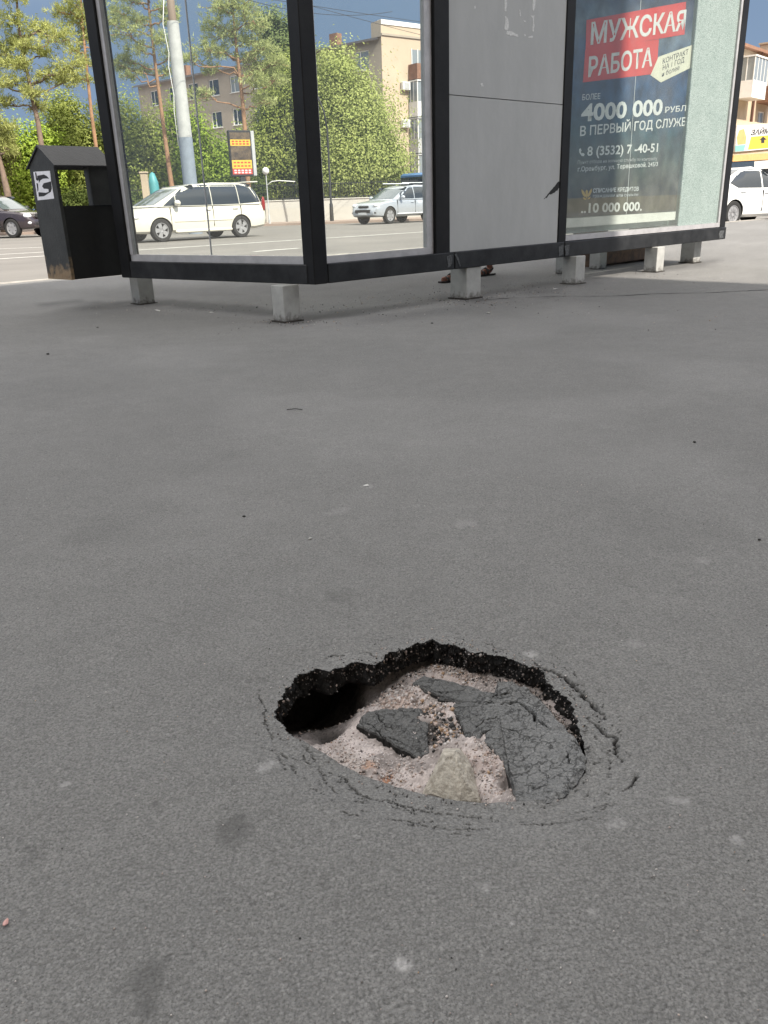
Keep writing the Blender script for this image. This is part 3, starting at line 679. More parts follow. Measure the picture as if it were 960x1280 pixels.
# dark seam across the paving, right of the second leg
sm = MB(); q = [G(x, y, .004) for x, y in ((596, 375), (640, 372), (700, 370), (760, 370), (820, 367), (880, 366), (960, 362), (1010, 360))]; L_, R_ = [], []
for i in range(len(q) - 1):
    for k in range(12):
        p = q[i] + (q[i + 1] - q[i]) * k / 12 + NV * rnd.uniform(-.012, .012); w = rnd.uniform(.004, .019)
        L_.append(p - NV * w); R_.append(p + NV * w)
n = len(L_); sm.add(L_ + R_, [(i, i + 1, n + i + 1, n + i) for i in range(n - 1)])
M['tar'] = mat('dark seam', (.03, .03, .03), .9)
tag(sm.build('pavement_seam', M['tar']), kind='structure')

# ------------------------------------------------------------------ the bus shelter
C0 = np.array([-0.430, 5.980, 0.0]); EV = np.array([-0.797, 0.603, 0.0]); EN = np.array([-0.603, -0.797, 0.0])   # corner, end-wall direction, end-wall outward normal
WN = -NV                                          # outward normal of the long wall (towards the pavement)
def wall_hit(px, py, off=0.0):                    # survey: (s along the long wall, z) at a pixel
    r = ray(px, py); o = np.array([0, 0, CAM_H]); c = C0 + WN * off
    t = ((c - o) @ NV) / (r @ NV); p = o + r * t; return float((p - c) @ U), float(p[2])
def end_hit(px, py):
    r = ray(px, py); o = np.array([0, 0, CAM_H]); t = ((C0 - o) @ EN) / (r @ EN); p = o + r * t; return float((p - C0) @ EV), float(p[2])
def wp(s, z, off=0.0): return C0 + U * s + WN * off + np.array([0, 0, z])
def ep(s, z, off=0.0): return C0 + EV * s + EN * off + np.array([0, 0, z])
ZB, ZR, ZT = .26, .395, 3.30
S2a, S2b = wall_hit(545, 290)[0], wall_hit(563, 290)[0]
S3a, S3b = wall_hit(698, 290)[0], wall_hit(708, 290)[0]
S4b = wall_hit(906, 288)[0]; S4a = S4b - .13
EL = end_hit(150, 335)[0]
sh = thing('bus_shelter', 'black framed glass bus shelter on grey legs with a recruiting poster', 'bus shelter', C0)
PW = .13
def post(name, c, ax, size=(PW, PW), z0=ZB, z1=ZT, m='black'):
    b_ = MB(); b_.box(np.array([c[0], c[1], (z0 + z1) / 2]), (size[0], size[1], z1 - z0), ax, bev=.006); return b_.build('post', M[m], sh)
post('post', C0 + U * .055 + NV * .06 - EV * 0, U, (.125, .125))
post('post', wp((S2a + S2b) / 2 , 0, -.052), U, (S2b - S2a, .10))
post('post', wp((S3a + S3b) / 2, 0, -.062), U, (S3b - S3a, .12))
post('post', wp((S4a + S4b) / 2, 0, -.062), U, (.13, .12))
post('post', ep(EL - .065, 0, -.062), EV, (.13, .12))
RS = wp(S4b, 0, -2.05); LS = ep(EL, 0, -.06) + NV * .0
# rear row facing the road: posts only, open front
post('post', wp(S4b - .065, 0, -2.0), U, (.12, .12), 0)
# rails
def rail(a, b, off_n, n, label=None):
    a, b = np.array(a), np.array(b); d = b - a; L = np.linalg.norm(d); c = (a + b) / 2; 
    m_ = MB(); m_.box((c[0] - n[0] * .055, c[1] - n[1] * .055, (ZB + ZR) / 2), (L, .11, ZR - ZB), d / L, bev=.005); return m_.build('bottom_rail', M['rail'], sh)
rail(ep(.075, 0), ep(EL - .135, 0), 0, EN)
rail(wp(.123, 0), wp(S2a + .0 + (S2b - S2a) * 1.25, 0, .006), 0, WN)
rail(wp(S2a + (S2b - S2a) * 1.25 + .008, 0, .006), wp(S3b - .03, 0, .006), 0, WN)
rail(wp(S3b - .02, 0, .006), wp(S4b + .02, 0, .006), 0, WN)
# top beams and roof, above the picture
for a, b in ((ep(.06, 0), ep(EL, 0)), (wp(.1, 0), wp(S4b, 0))):
    d = b - a; L = np.linalg.norm(d); c = (a + b) / 2; m_ = MB(); m_.box((c[0] + NV[0] * .06, c[1] + NV[1] * .06, ZT + .06), (L, .12, .12), d / L); m_.build('top_beam', M['black'], sh)
rf = MB(); z0, z1 = ZT + .121, ZT + .20
q = [wp(-.25, 0, .25), wp(S4b + .25, 0, .25), wp(S4b + .25, 0, -2.35), ep(EL + .2, 0, .1) + U * .0 ]
rf.hexa([*(np.array([p[0], p[1], z0]) for p in q), *(np.array([p[0], p[1], z1]) for p in q)]); rf.build('roof', M['alu'], sh)
# metal skirting above the rail, glazing beads and panes
def flat(name, pf, s0, s1, z0, z1, off, th, m):
    """slab in a wall plane: pf maps (s, z, off)"""
    a = [pf(s0, z0, off), pf(s1, z0, off), pf(s1, z1, off), pf(s0, z1, off)]; n = pf(0, 0, 1) - pf(0, 0, 0)
    m_ = MB(); m_.prism(a, -n * th); return m_.build(name, M[m], sh)
flat('sill_strip', ep, .076, EL - .132, ZR + .001, ZR + .055, -.028, .03, 'alu')
flat('sill_strip', wp, .124, S2a - .001, ZR + .001, ZR + .05, -.03, .03, 'alu')
flat('glazing_bead', ep, EL - .175, EL - .132, ZR + .056, ZT, -.022, .04, 'alu')
flat('glazing_bead', ep, .076, .098, ZR + .056, ZT, -.03, .03, 'alu')
flat('glazing_bead', wp, .124, .146, ZR + .051, ZT, -.035, .03, 'alu')
flat('glazing_bead', wp, S2a - .075, S2a - .001, ZR + .051, ZT, -.03, .04, 'alu')
seam_s = end_hit(257, 300)[0]
flat('glass_pane', ep, .10, seam_s - .003, ZR + .057, ZT, -.040, .008, 'glass')
flat('glass_pane', ep, seam_s + .003, EL - .177, ZR + .057, ZT, -.043, .008, 'glass')
flat('glass_pane', wp, .148, S2a - .077, ZR + .052, ZT, -.045, .008, 'glass')
flat('glass_joint', ep, seam_s - .0028, seam_s + .0028, ZR + .057, ZT, -.039, .012, 'alu')
# grey panels with a joint between them
j0 = wall_hit(563, 115, -.012)[1]; j1 = wall_hit(706, 134, -.012)[1]; zj = (j0 + j1) / 2
print('joint z', j0, j1, 'S', S2a, S2b, S3a, S3b, S4b, 'EL', EL, 'seam', seam_s)
flat('grey_panel', wp, S2b + .002, S3a - .002, ZR + .002, zj - .003, -.012, .03, 'panel')
flat('grey_panel', wp, S2b + .002, S3a - .002, zj + .003, ZT, -.012, .03, 'panel')
flat('backing_strip', wp, S2b + .002, S3a - .002, zj - .02, zj + .02, -.0425, .01, 'soot')
def ragged(name, pxs, off, m, seed, amp=.5, parent=None):
    """a thin scraped patch on the long wall, given by its outline"""
    rr = random.Random(seed); pl = []
    for i in range(len(pxs)):
        a_, b_ = pxs[i], pxs[(i + 1) % len(pxs)]
        for k in range(4): pl.append((a_[0] + (b_[0] - a_[0]) * k / 4 + rr.uniform(-amp, amp), a_[1] + (b_[1] - a_[1]) * k / 4 + rr.uniform(-amp, amp)))
    P = [wp(*wall_hit(x, y, off), off) for x, y in pl]; m_ = MB(); m_.prism(P, -WN * .0012); return m_.build(name, M[m], parent or sh)
K5 = lambda z: [(540 + a_ / 4.8, b_ / 4.8) for a_, b_ in z]
for i, z_ in enumerate(([(432,-60),(450,-60),(448,30),(444,70),(436,60)], [(440,95),(455,110),(462,165),(452,182),(436,176)], [(446,188),(470,186),(512,206),(518,220),(470,212),(444,204)], [(606,-60),(622,-60),(618,40),(608,70),(602,50)],
                        [(590,95),(612,92),(614,150),(608,190),(600,190),(604,108)], [(578,216),(604,214),(606,226),(580,228)], [(552,204),(562,204),(562,216),(554,216)], [(524,60),(530,58),(534,90),(528,100)], [(290,500),(304,500),(312,518),(298,518)], [(254,36),(262,36),(262,50),(254,50)], [(548,120),(560,124),(562,132),(550,128)])):
    ragged('glue_residue', K5(z_), -.0105, 'residue', i, .55)
ragged('scratch', [(540 + a_ / 4.364, 200 + b_ / 4.364) for a_, b_ in [(610,213),(625,196),(640,176),(662,150),(690,118),(702,116),(700,138),(684,166),(664,180),(648,188),(640,186),(628,204)]], -.0105, 'soot', 40, .4)
# worn corners of the rail where bays meet, and the pale seam
for px in ([(559,320),(566,318),(565,330),(560,335)], [(698,308),(704,306),(704,318),(699,321)], [(706,307),(712,306),(711,318),(707,320)], [(899,289),(905,288),(904,297),(899,299)], [(568.5,317.5),(570.5,317),(576,332),(575,334)]):
    ragged('worn_patch', px, .009, 'chip', int(px[0][0]), .5)
# legs: hollow square boxes on plates
def leg(px, w, tall=ZB):
    p = G(*px); p = p + NV * w * .35
    b_ = MB(); b_.box((p[0], p[1], tall / 2 + .003), (w, w, tall - .008), U, bev=.004); o = b_.build('leg', M['leg'], sh)
    f_ = MB(); f_.box((p[0], p[1], .0045), (w + .03, w + .03, .009), U, bev=.002); f_.build('foot_plate', M['rust'], o)
    return p
leg((364.5, 402), .145); leg((183.5, 380), .15); leg((589, 373), .185); leg((722, 355), .155); leg((822, 340), .15); leg((868, 328.5), .17)
for px in ((747, 336), (705, 342)):
    p = G(*px); b_ = MB(); b_.box((p[0], p[1], ZB / 2), (.14, .14, ZB - .01), U, bev=.004); b_.build('leg', M['leg'], sh)
# timber bench inside
M['wood'] = mat('brown bench timber', (.13, .075, .04), .75, var=.5, vscale=14, col2=(.05, .03, .02), bump=.4, bscale=80)
bc = G(800, 330) + NV * .30; bd = math.atan2(U[1], U[0])
bench = thing('bench', 'brown timber bench inside the shelter behind the poster box', 'bench', bc, bd)
for x_ in (-.62, .55):
    b_ = MB(); b_.box((x_, 0, .21), (.07, .40, .42), bev=.005); b_.build('support', M['wood'], bench, local=True)
for y_ in (-.14, .16):
    b_ = MB(); b_.box((-.04, y_, .17), (1.1, .04, .28), bev=.004); b_.build('apron', M['wood'], bench, local=True)
for k in range(4):
    b_ = MB(); b_.box((0, -.165 + .11 * k, .4425), (1.7, .1, .045), bev=.006); b_.build('seat_slat', M['wood'], bench, local=True)

# ------------------------------------------------------------------ the poster box
PO = -.06
SP0 = S3b + .004; SPr = wall_hit(845, 264, PO)[0]; zP0 = wall_hit(845, 264, PO)[1]
sm_ = wall_hit(783, 262, PO)[0]
M['print'] = None
def poster_mat():
    m = bpy.data.materials.new('printed poster'); m.use_nodes = True; t = m.node_tree; b = t.nodes['Principled BSDF']; n = t.nodes.new; l = t.links.new
    g = n('ShaderNodeNewGeometry'); sp_ = n('ShaderNodeSeparateXYZ'); l(g.outputs['Position'], sp_.inputs[0])
    nz = n('ShaderNodeTexNoise'); nz.inputs['Scale'].default_value = 3.2; nz.inputs['Detail'].default_value = 7; nz.inputs['Roughness'].default_value = .65; l(g.outputs['Position'], nz.inputs['Vector'])
    a = n('ShaderNodeMath'); a.operation = 'MULTIPLY_ADD'; l(nz.outputs['Fac'], a.inputs[0]); a.inputs[1].default_value = .55; l(sp_.outputs['Z'], a.inputs[2])
    cr_ = n('ShaderNodeValToRGB'); mr = n('ShaderNodeMapRange'); mr.inputs[1].default_value = .75; mr.inputs[2].default_value = 2.75; l(a.outputs[0], mr.inputs[0]); l(mr.outputs[0], cr_.inputs[0])
    e = cr_.color_ramp.elements; e[0].position = 0; e[0].color = (.055, .055, .045, 1); e[1].position = 1; e[1].color = (.02, .035, .07, 1)
    for p_, c_ in ((.16, (.075, .07, .05, 1)), (.30, (.06, .075, .06, 1)), (.44, (.024, .06, .072, 1)), (.58, (.018, .055, .12, 1)), (.75, (.022, .06, .14, 1)), (.88, (.09, .13, .17, 1))):
        k = cr_.color_ramp.elements.new(p_); k.color = c_
    nz2 = n('ShaderNodeTexNoise'); nz2.inputs['Scale'].default_value = 7; nz2.inputs['Detail'].default_value = 6; l(g.outputs['Position'], nz2.inputs['Vector'])
    m2_ = n('ShaderNodeMapRange'); m2_.inputs[1].default_value = .35; m2_.inputs[2].default_value = .7; m2_.inputs[3].default_value = .45; m2_.inputs[4].default_value = 1.35; l(nz2.outputs['Fac'], m2_.inputs[0])
    mx = n('ShaderNodeVectorMath'); mx.operation = 'SCALE'; l(cr_.outputs[0], mx.inputs[0]); l(m2_.outputs[0], mx.inputs['Scale']); l(mx.outputs[0], b.inputs['Base Color'])
    b.inputs['Roughness'].default_value = .45
    return m
M['print'] = poster_mat()
M['red'] = mat('printed red', (.54, .035, .025), .5, var=.2, vscale=6)
M['white_print'] = mat('printed white', (.62, .63, .62), .5, var=.15, vscale=20)
M['cream_print'] = mat('printed cream', (.62, .60, .48), .5, var=.12, vscale=8)
M['gold'] = mat('printed gold', (.50, .33, .06), .5)
M['grey_print'] = mat('printed grey', (.40, .41, .40), .5)
def frost():
    m = bpy.data.materials.new('crazed toughened glass'); m.use_nodes = True; t = m.node_tree; t.nodes.clear(); n = t.nodes.new; l = t.links.new
    o = n('ShaderNodeOutputMaterial'); g = n('ShaderNodeNewGeometry')
    vo = n('ShaderNodeTexVoronoi'); vo.feature = 'DISTANCE_TO_EDGE'; vo.inputs['Scale'].default_value = 60; l(g.outputs['Position'], vo.inputs['Vector'])
    mr = n('ShaderNodeMapRange'); mr.inputs[1].default_value = .0; mr.inputs[2].default_value = .22; l(vo.outputs['Distance'], mr.inputs[0])
    nz = n('ShaderNodeTexNoise'); nz.inputs['Scale'].default_value = 5; nz.inputs['Detail'].default_value = 8; l(g.outputs['Position'], nz.inputs['Vector'])
    m0 = n('ShaderNodeMix'); m0.data_type = 'RGBA'; l(nz.outputs['Fac'], m0.inputs[0]); m0.inputs[6].default_value = (.46, .56, .53, 1); m0.inputs[7].default_value = (.72, .80, .78, 1)
    mx = n('ShaderNodeMix'); mx.data_type = 'RGBA'; l(mr.outputs[0], mx.inputs[0]); mx.inputs[6].default_value = (.30, .38, .365, 1); l(m0.outputs[2], mx.inputs[7])
    d = n('ShaderNodeBsdfDiffuse'); tr = n('ShaderNodeBsdfTranslucent'); l(mx.outputs[2], d.inputs[0]); l(mx.outputs[2], tr.inputs[0]); s1 = n('ShaderNodeMixShader'); s1.inputs[0].default_value = .5
    l(d.outputs[0], s1.inputs[1]); l(tr.outputs[0], s1.inputs[2]); gl = n('ShaderNodeBsdfGlossy'); gl.inputs['Roughness'].default_value = .22; s2 = n('ShaderNodeMixShader'); s2.inputs[0].default_value = .06
    bp = n('ShaderNodeBump'); bp.inputs['Strength'].default_value = .5; bp.inputs['Distance'].default_value = .003; l(mr.outputs[0], bp.inputs['Height']); l(bp.outputs[0], gl.inputs['Normal'])
    l(s1.outputs[0], s2.inputs[1]); l(gl.outputs[0], s2.inputs[2]); l(s2.outputs[0], o.inputs[0]); return m
M['frost'] = frost()
M['mint'] = mat('mint back panel', (.42, .50, .47), .6, var=.2, vscale=5)
M['ledge'] = mat('pale ledge', (.62, .62, .58), .6, var=.15, vscale=6)
flat('sill_strip', wp, S3b + .001, S4a - .001, ZR + .007, ZR + .055, -.008, .10, 'alu')
pm1 = flat('poster', wp, SP0, sm_ - .003, zP0, ZT, PO, .002, 'print')
pm2 = flat('poster', wp, sm_ + .003, SPr, zP0, ZT, PO - .0022, .002, 'print')
flat('poster_seam', wp, sm_ - .0028, sm_ + .0028, zP0, ZT, PO + .001, .004, 'white_print')
flat('ledge_strip', wp, SP0, SPr, ZR + .12, zP0 - .004, PO - .003, .012, 'ledge')
flat('back_panel', wp, SP0, S4a - .03, ZR + .06, ZT, PO - .09, .012, 'mint')
flat('crazed_glass', wp, SPr + .012, S4a - .046, ZR + .056, ZT, -.030, .010, 'frost')
flat('glass_pane', wp, SP0, SPr + .008, ZR + .056, ZT, -.022, .008, 'ad_glass')
flat('glazing_bead', wp, S4a - .044, S4a - .001, ZR + .056, ZT, -.010, .05, 'alu')
TO = PO + .003
def plate(name, pxs, m, off, par):
    P = [wp(*wall_hit(x, y, off), off) for x, y in pxs]; m_ = MB(); m_.prism(P, -WN * .001); return m_.build(name, M[m], par)
plate('red_banner', [(733, 25), (857.5, 2), (855.5, 43), (793, 53.5), (732, 63)], 'red', TO - .0015, pm1)
plate('red_banner', [(731.5, 62), (823.5, 49), (820.5, 92), (728.5, 103)], 'red', TO - .001, pm1)
plate('cream_tag', [(823, 71), (868.5, 55), (864.5, 84), (826, 103), (813, 94)], 'cream_print', TO - .0007, pm2)
def text_mesh(body, bold=0.0, shear=0.0):
    cu = bpy.data.curves.new('lettering', 'FONT'); cu.body = body; cu.offset = bold; cu.shear = shear; cu.resolution_u = 3; cu.fill_mode = 'FRONT'
    o = bpy.data.objects.new('tmp', cu); COL.objects.link(o); dg = bpy.context.evaluated_depsgraph_get(); dg.update()
    me_ = bpy.data.meshes.new_from_object(o.evaluated_get(dg)); bpy.data.objects.remove(o); bpy.data.curves.remove(cu)
    co = np.array([v.co for v in me_.vertices])
    return me_, co
def lay_words(body, p0, p1, cap, m, par, hit, to3, bold, shear):
    """lettering along a baseline between two surveyed points, one mesh per word; cap = letter height in pixels at its middle"""
    a_, b_ = np.array(hit(*p0)), np.array(hit(*p1)); md = (np.array(p0) + np.array(p1)) / 2
    h = hit(md[0], md[1] - cap)[1] - hit(md[0], md[1])[1]
    full, co = text_mesh(body, bold, shear); x0, x1 = co[:, 0].min(), co[:, 0].max(); bpy.data.meshes.remove(full)
    L = np.linalg.norm(b_ - a_); d = (b_ - a_) / L; sx = L / (x1 - x0); iv = np.array(WM[par].inverted()); end = 0
    for word in body.split(' '):
        end = body.index(word, end) + len(word)
        pre, pco = text_mesh(body[:end], bold, shear); bpy.data.meshes.remove(pre)
        me_, co = text_mesh(word, bold, shear); xs = co[:, 0] + pco[:, 0].max() - co[:, 0].max() - x0
        s = a_[0] + d[0] * xs * sx; z = a_[1] + d[1] * xs * sx + co[:, 1] * h / .70
        P = to3(s, z) @ iv[:3, :3].T + iv[:3, 3]
        me_.vertices.foreach_set('co', P.astype(np.float32).ravel()); me_.materials.clear(); me_.materials.append(M[m]); me_.update()
        place(bpy.data.objects.new('lettering', me_), parent=par)
def wall_text(body, p0, p1, cap, m, par, bold=.012, shear=0.0, off=TO):
    lay_words(body, p0, p1, cap, m, par, lambda x, y: wall_hit(x, y, off), lambda s, z: np.array([wp(s_, z_, off) for s_, z_ in zip(s, z)]), bold, shear)
wall_text('МУЖСКАЯ', (738, 55.5), (856, 36.6), 25, 'white_print', pm1, .022)
wall_text('РАБОТА', (735, 96), (815, 82), 23, 'white_print', pm1, .022)
wall_text('КОНТРАКТ', (828, 80), (860, 67.5), 6.5, 'ink', pm2, .01)
wall_text('НА 1 ГОД', (828, 88), (855, 77.5), 6.5, 'ink', pm2, .01)
wall_text('и более', (827, 96), (849, 87), 6, 'ink', pm2, .005)
wall_text('БОЛЕЕ', (727.7, 125.3), (750, 123.5), 7, 'white_print', pm1, .0)
wall_text('4000 000', (726, 151.5), (827.5, 142.7), 20, 'white_print', pm1, .03)
wall_text('РУБЛ', (831, 141), (857, 138.5), 7, 'white_print', pm2, .015)
wall_text('В ПЕРВЫЙ ГОД СЛУЖБ', (724.8, 170), (857, 157), 11, 'white_print', pm1, .015)
wall_text('8 (3532) 7 -40-51', (733.8, 194.7), (822, 189.6), 11, 'white_print', pm1, .02)
wall_text('Пункт отбора на военную службу по контракту', (722, 205), (821, 200), 4, 'grey_print', pm1, .0)
wall_text('г.Оренбург, ул. Терешковой, 245/3', (722, 214.5), (822, 207.5), 5.5, 'white_print', pm1, .01)
wall_text('СПИСАНИЕ КРЕДИТОВ', (741, 241), (798, 238.4), 5, 'white_print', pm1, .02)
wall_text('гражданам или семьям', (741, 247), (797.5, 245), 4, 'grey_print', pm1, .01)
wall_text('..10 000 000.', (726, 266), (802, 263), 11, 'white_print', pm1, .03)
# handset mark and gold winged emblem
K9 = lambda z: [(700 + a_ / 5.333, 100 + b_ / 5.333) for a_, b_ in z]
plate('handset_mark', K9([(128, 460), (138, 455), (143, 472), (137, 478), (143, 490), (152, 486), (164, 494), (158, 508), (146, 507), (133, 492), (127, 476)]), 'white_print', TO, pm1)
for z_ in ([(142, 728), (158, 740), (166, 756), (174, 770), (168, 782), (156, 772), (146, 755)], [(212, 722), (198, 738), (190, 754), (182, 770), (188, 780), (200, 768), (210, 748)], [(170, 742), (178, 730), (186, 742), (184, 770), (178, 795), (172, 770)], [(150, 780), (166, 786), (176, 798), (160, 796)], [(206, 776), (192, 784), (182, 796), (196, 792)]):
    plate('gold_emblem', K9(z_), 'gold', TO, pm1)

# ------------------------------------------------------------------ litter bin beside the left post
th_b = R(50); Ba = np.array([math.cos(th_b), math.sin(th_b), 0]); Bb = np.array([-math.sin(th_b), math.cos(th_b), 0])
B0 = G(90, 350, .26); zb = .26
hscale = np.linalg.norm(AT(68, 206, B0[1]) - AT(90, 350, B0[1]))
bz1 = AT(68, 205, B0[1])[2]; bz2 = AT(47, 183, B0[1])[2] - .0
BL, BW = .54, .385
binr = thing('litter_bin', 'black gable-roofed litter bin with a white sticker beside the shelter post', 'litter bin', B0, th_b)
H1, HA = bz1 - zb, bz2 - zb
M['bin_side'] = None
def bin_mat():
    m = mat('bin paint with rust', (.036, .037, .035), .5, var=.45, vscale=9, bump=.3, bscale=60); t = m.node_tree; b = t.nodes['Principled BSDF']; n = t.nodes.new; l = t.links.new
    src = b.inputs['Base Color'].links[0].from_socket; g = n('ShaderNodeNewGeometry'); sp_ = n('ShaderNodeSeparateXYZ'); l(g.outputs['Position'], sp_.inputs[0])
    nz = n('ShaderNodeTexNoise'); nz.inputs['Scale'].default_value = 14; nz.inputs['Detail'].default_value = 6; l(g.outputs['Position'], nz.inputs['Vector'])
    a = n('ShaderNodeMath'); a.operation = 'MULTIPLY_ADD'; l(nz.outputs['Fac'], a.inputs[0]); a.inputs[1].default_value = -.42; l(sp_.outputs['Z'], a.inputs[2])
    mr = n('ShaderNodeMapRange'); mr.inputs[1].default_value = .10; mr.inputs[2].default_value = .19; mr.inputs[3].default_value = .95; mr.inputs[4].default_value = 0; l(a.outputs[0], mr.inputs[0])
    nc = n('ShaderNodeTexNoise'); nc.inputs['Scale'].default_value = 40; nc.inputs['Detail'].default_value = 5; l(g.outputs['Position'], nc.inputs['Vector'])
    rc = n('ShaderNodeMix'); rc.data_type = 'RGBA'; l(nc.outputs['Fac'], rc.inputs[0]); rc.inputs[6].default_value = (.20, .11, .055, 1); rc.inputs[7].default_value = (.28, .22, .13, 1)
    mx = n('ShaderNodeMix'); mx.data_type = 'RGBA'; l(mr.outputs[0], mx.inputs[0]); l(src, mx.inputs[6]); l(rc.outputs[2], mx.inputs[7]); l(mx.outputs[2], b.inputs['Base Color']); return m
M['bin_side'] = bin_mat()
b_ = MB()                                         # x along the long face, y along the side face; near corner at the origin
for x_ in (0, BL - .03):                          # two gable ends
    b_.prism([(x_, 0, 0), (x_, BW, 0), (x_, BW, H1), (x_, BW / 2, HA), (x_, 0, H1)], (.03, 0, 0))
ends = b_.build('gable_end', M['bin_side'], binr, local=True)
hb = AT(100, 257, B0[1] + .1)[2] - zb
b_ = MB(); b_.box((BL / 2, BW / 2, hb / 2), (BL - .062, BW - .03, hb), bev=.004); b_.build('bin_body', M['bin_in'], binr, local=True)
b_ = MB(); xo = wall_x = .32
b_.prism([(xo, .004, hb + .002), (BL - .032, .004, hb + .002), (BL - .032, .004, H1), (xo, .004, H1)], (0, .02, 0)); b_.build('front_plate', M['bin_side'], binr, local=True)
b_ = MB(); ov = .03
b_.prism([(-.012, -ov, H1 - .022), (-.012, BW / 2, HA + .004), (-.012, BW + ov, H1 - .022), (-.012, BW + ov, H1 - .008), (-.012, BW / 2, HA + .02), (-.012, -ov, H1 - .008)], (BL + .03, 0, 0))
b_.build('roof', M['bin'], binr, local=True)
for z_ in (.5, .15):
    b_ = MB(); b_.box((BL + .09, .12, H1 * z_), (.18, .05, .05)); b_.build('bracket', M['black'], binr, local=True)
# sticker with a brushed tag on the side face (x = 0 plane), in its own coordinates: u from the near edge, v up
def bin_side(px, py):
    r = ray(px, py); o = np.array([0, 0, CAM_H]); t = ((B0 - o) @ Ba) / (r @ Ba); p = o + r * t - B0; return float(p @ Bb), float(p[2])
def bin_plate(name, pxs, m, off, par):
    m_ = MB(); m_.prism([(-off, *bin_side(x, y)) for x, y in pxs], (.0008, 0, 0)); return m_.build(name, M[m], par, local=True)
S = lambda z: [(a_ / 8.0, 200 + b_ / 8.0) for a_, b_ in z]
stk = bin_plate('sticker', S([(334, 120), (362, 116), (500, 108), (512, 214), (524, 275), (542, 386), (378, 404)]), 'sticker', .0012, binr)
for z_ in ([(352, 125), (364, 124), (372, 175), (388, 200), (380, 208), (364, 200)], [(374, 158), (440, 145), (470, 160), (492, 186), (470, 184), (430, 186), (404, 205), (392, 228), (390, 200), (376, 180)], [(512, 214), (440, 232), (424, 262), (440, 286), (486, 290), (490, 318), (462, 328), (386, 322), (390, 366), (440, 362), (510, 318), (520, 282)], [(366, 230), (382, 236), (386, 300), (378, 318)]):
    bin_plate('tag_stroke', S(z_), 'ink', .0024, stk)
# ------------------------------------------------------------------ vehicles
M['tyre'] = mat('tyre rubber', (.018, .018, .018), .85)
M['rim'] = mat('alloy', (.36, .36, .37), .4, .4)
M['well'] = mat('dark wheel well', (.01, .01, .01), .9)
M['car_glass'] = mat('tinted car glass', (.02, .025, .03), .06, spec=.8)
M['car_glass_pale'] = mat('clear car glass over a dim cabin', (.07, .09, .10), .05, spec=1.0)
M['trim'] = mat('black car trim', (.02, .02, .022), .5)
M['lamp'] = mat('headlamp', (.62, .64, .66), .12, spec=.8)
M['lamp_red'] = mat('red lamp', (.25, .02, .015), .2)
M['amber'] = mat('amber lamp', (.55, .20, .12), .2)
def ip(x, tab):
    xs, ys = zip(*tab); return float(np.interp(x, xs, ys))
def wheel_mesh(r, w, spokes):
    t = MB(); t.lathe([(r * .66, -w * .42), (r * .70, -w * .5), (r * .93, -w * .5), (r, -w * .38), (r, w * .38), (r * .93, w * .5), (r * .70, w * .5), (r * .66, w * .42), (r * .66, -w * .42)], n=28, axis='y')
    k = MB(); k.lathe([(.001, w * .30), (r * .16, w * .34), (r * .2, w * .30), (r * .2, w * .1)], n=16, axis='y')
    k.lathe([(r * .58, w * .2), (r * .62, w * .44), (r * .67, w * .44), (r * .67, -w * .3)], n=28, axis='y')
    for i in range(spokes):
        a = 2 * math.pi * i / spokes; ca, sa = math.cos(a), math.sin(a); P = []
        for rr_, hw in ((r * .14, .045), (r * .62, .062)):
            for s_ in (-1, 1): P.append((rr_, s_ * hw * r / .3))
        q = [(x * ca - z * sa, x * sa + z * ca) for x, z in (P[0], P[1], P[3], P[2])]
        k.hexa([(x, w * .22, z) for x, z in q] + [(x, w * .38, z) for x, z in q])
    d = MB(); d.lathe([(.001, w * .05), (r * .66, w * .05)], n=20, axis='y')
    return t, k, d
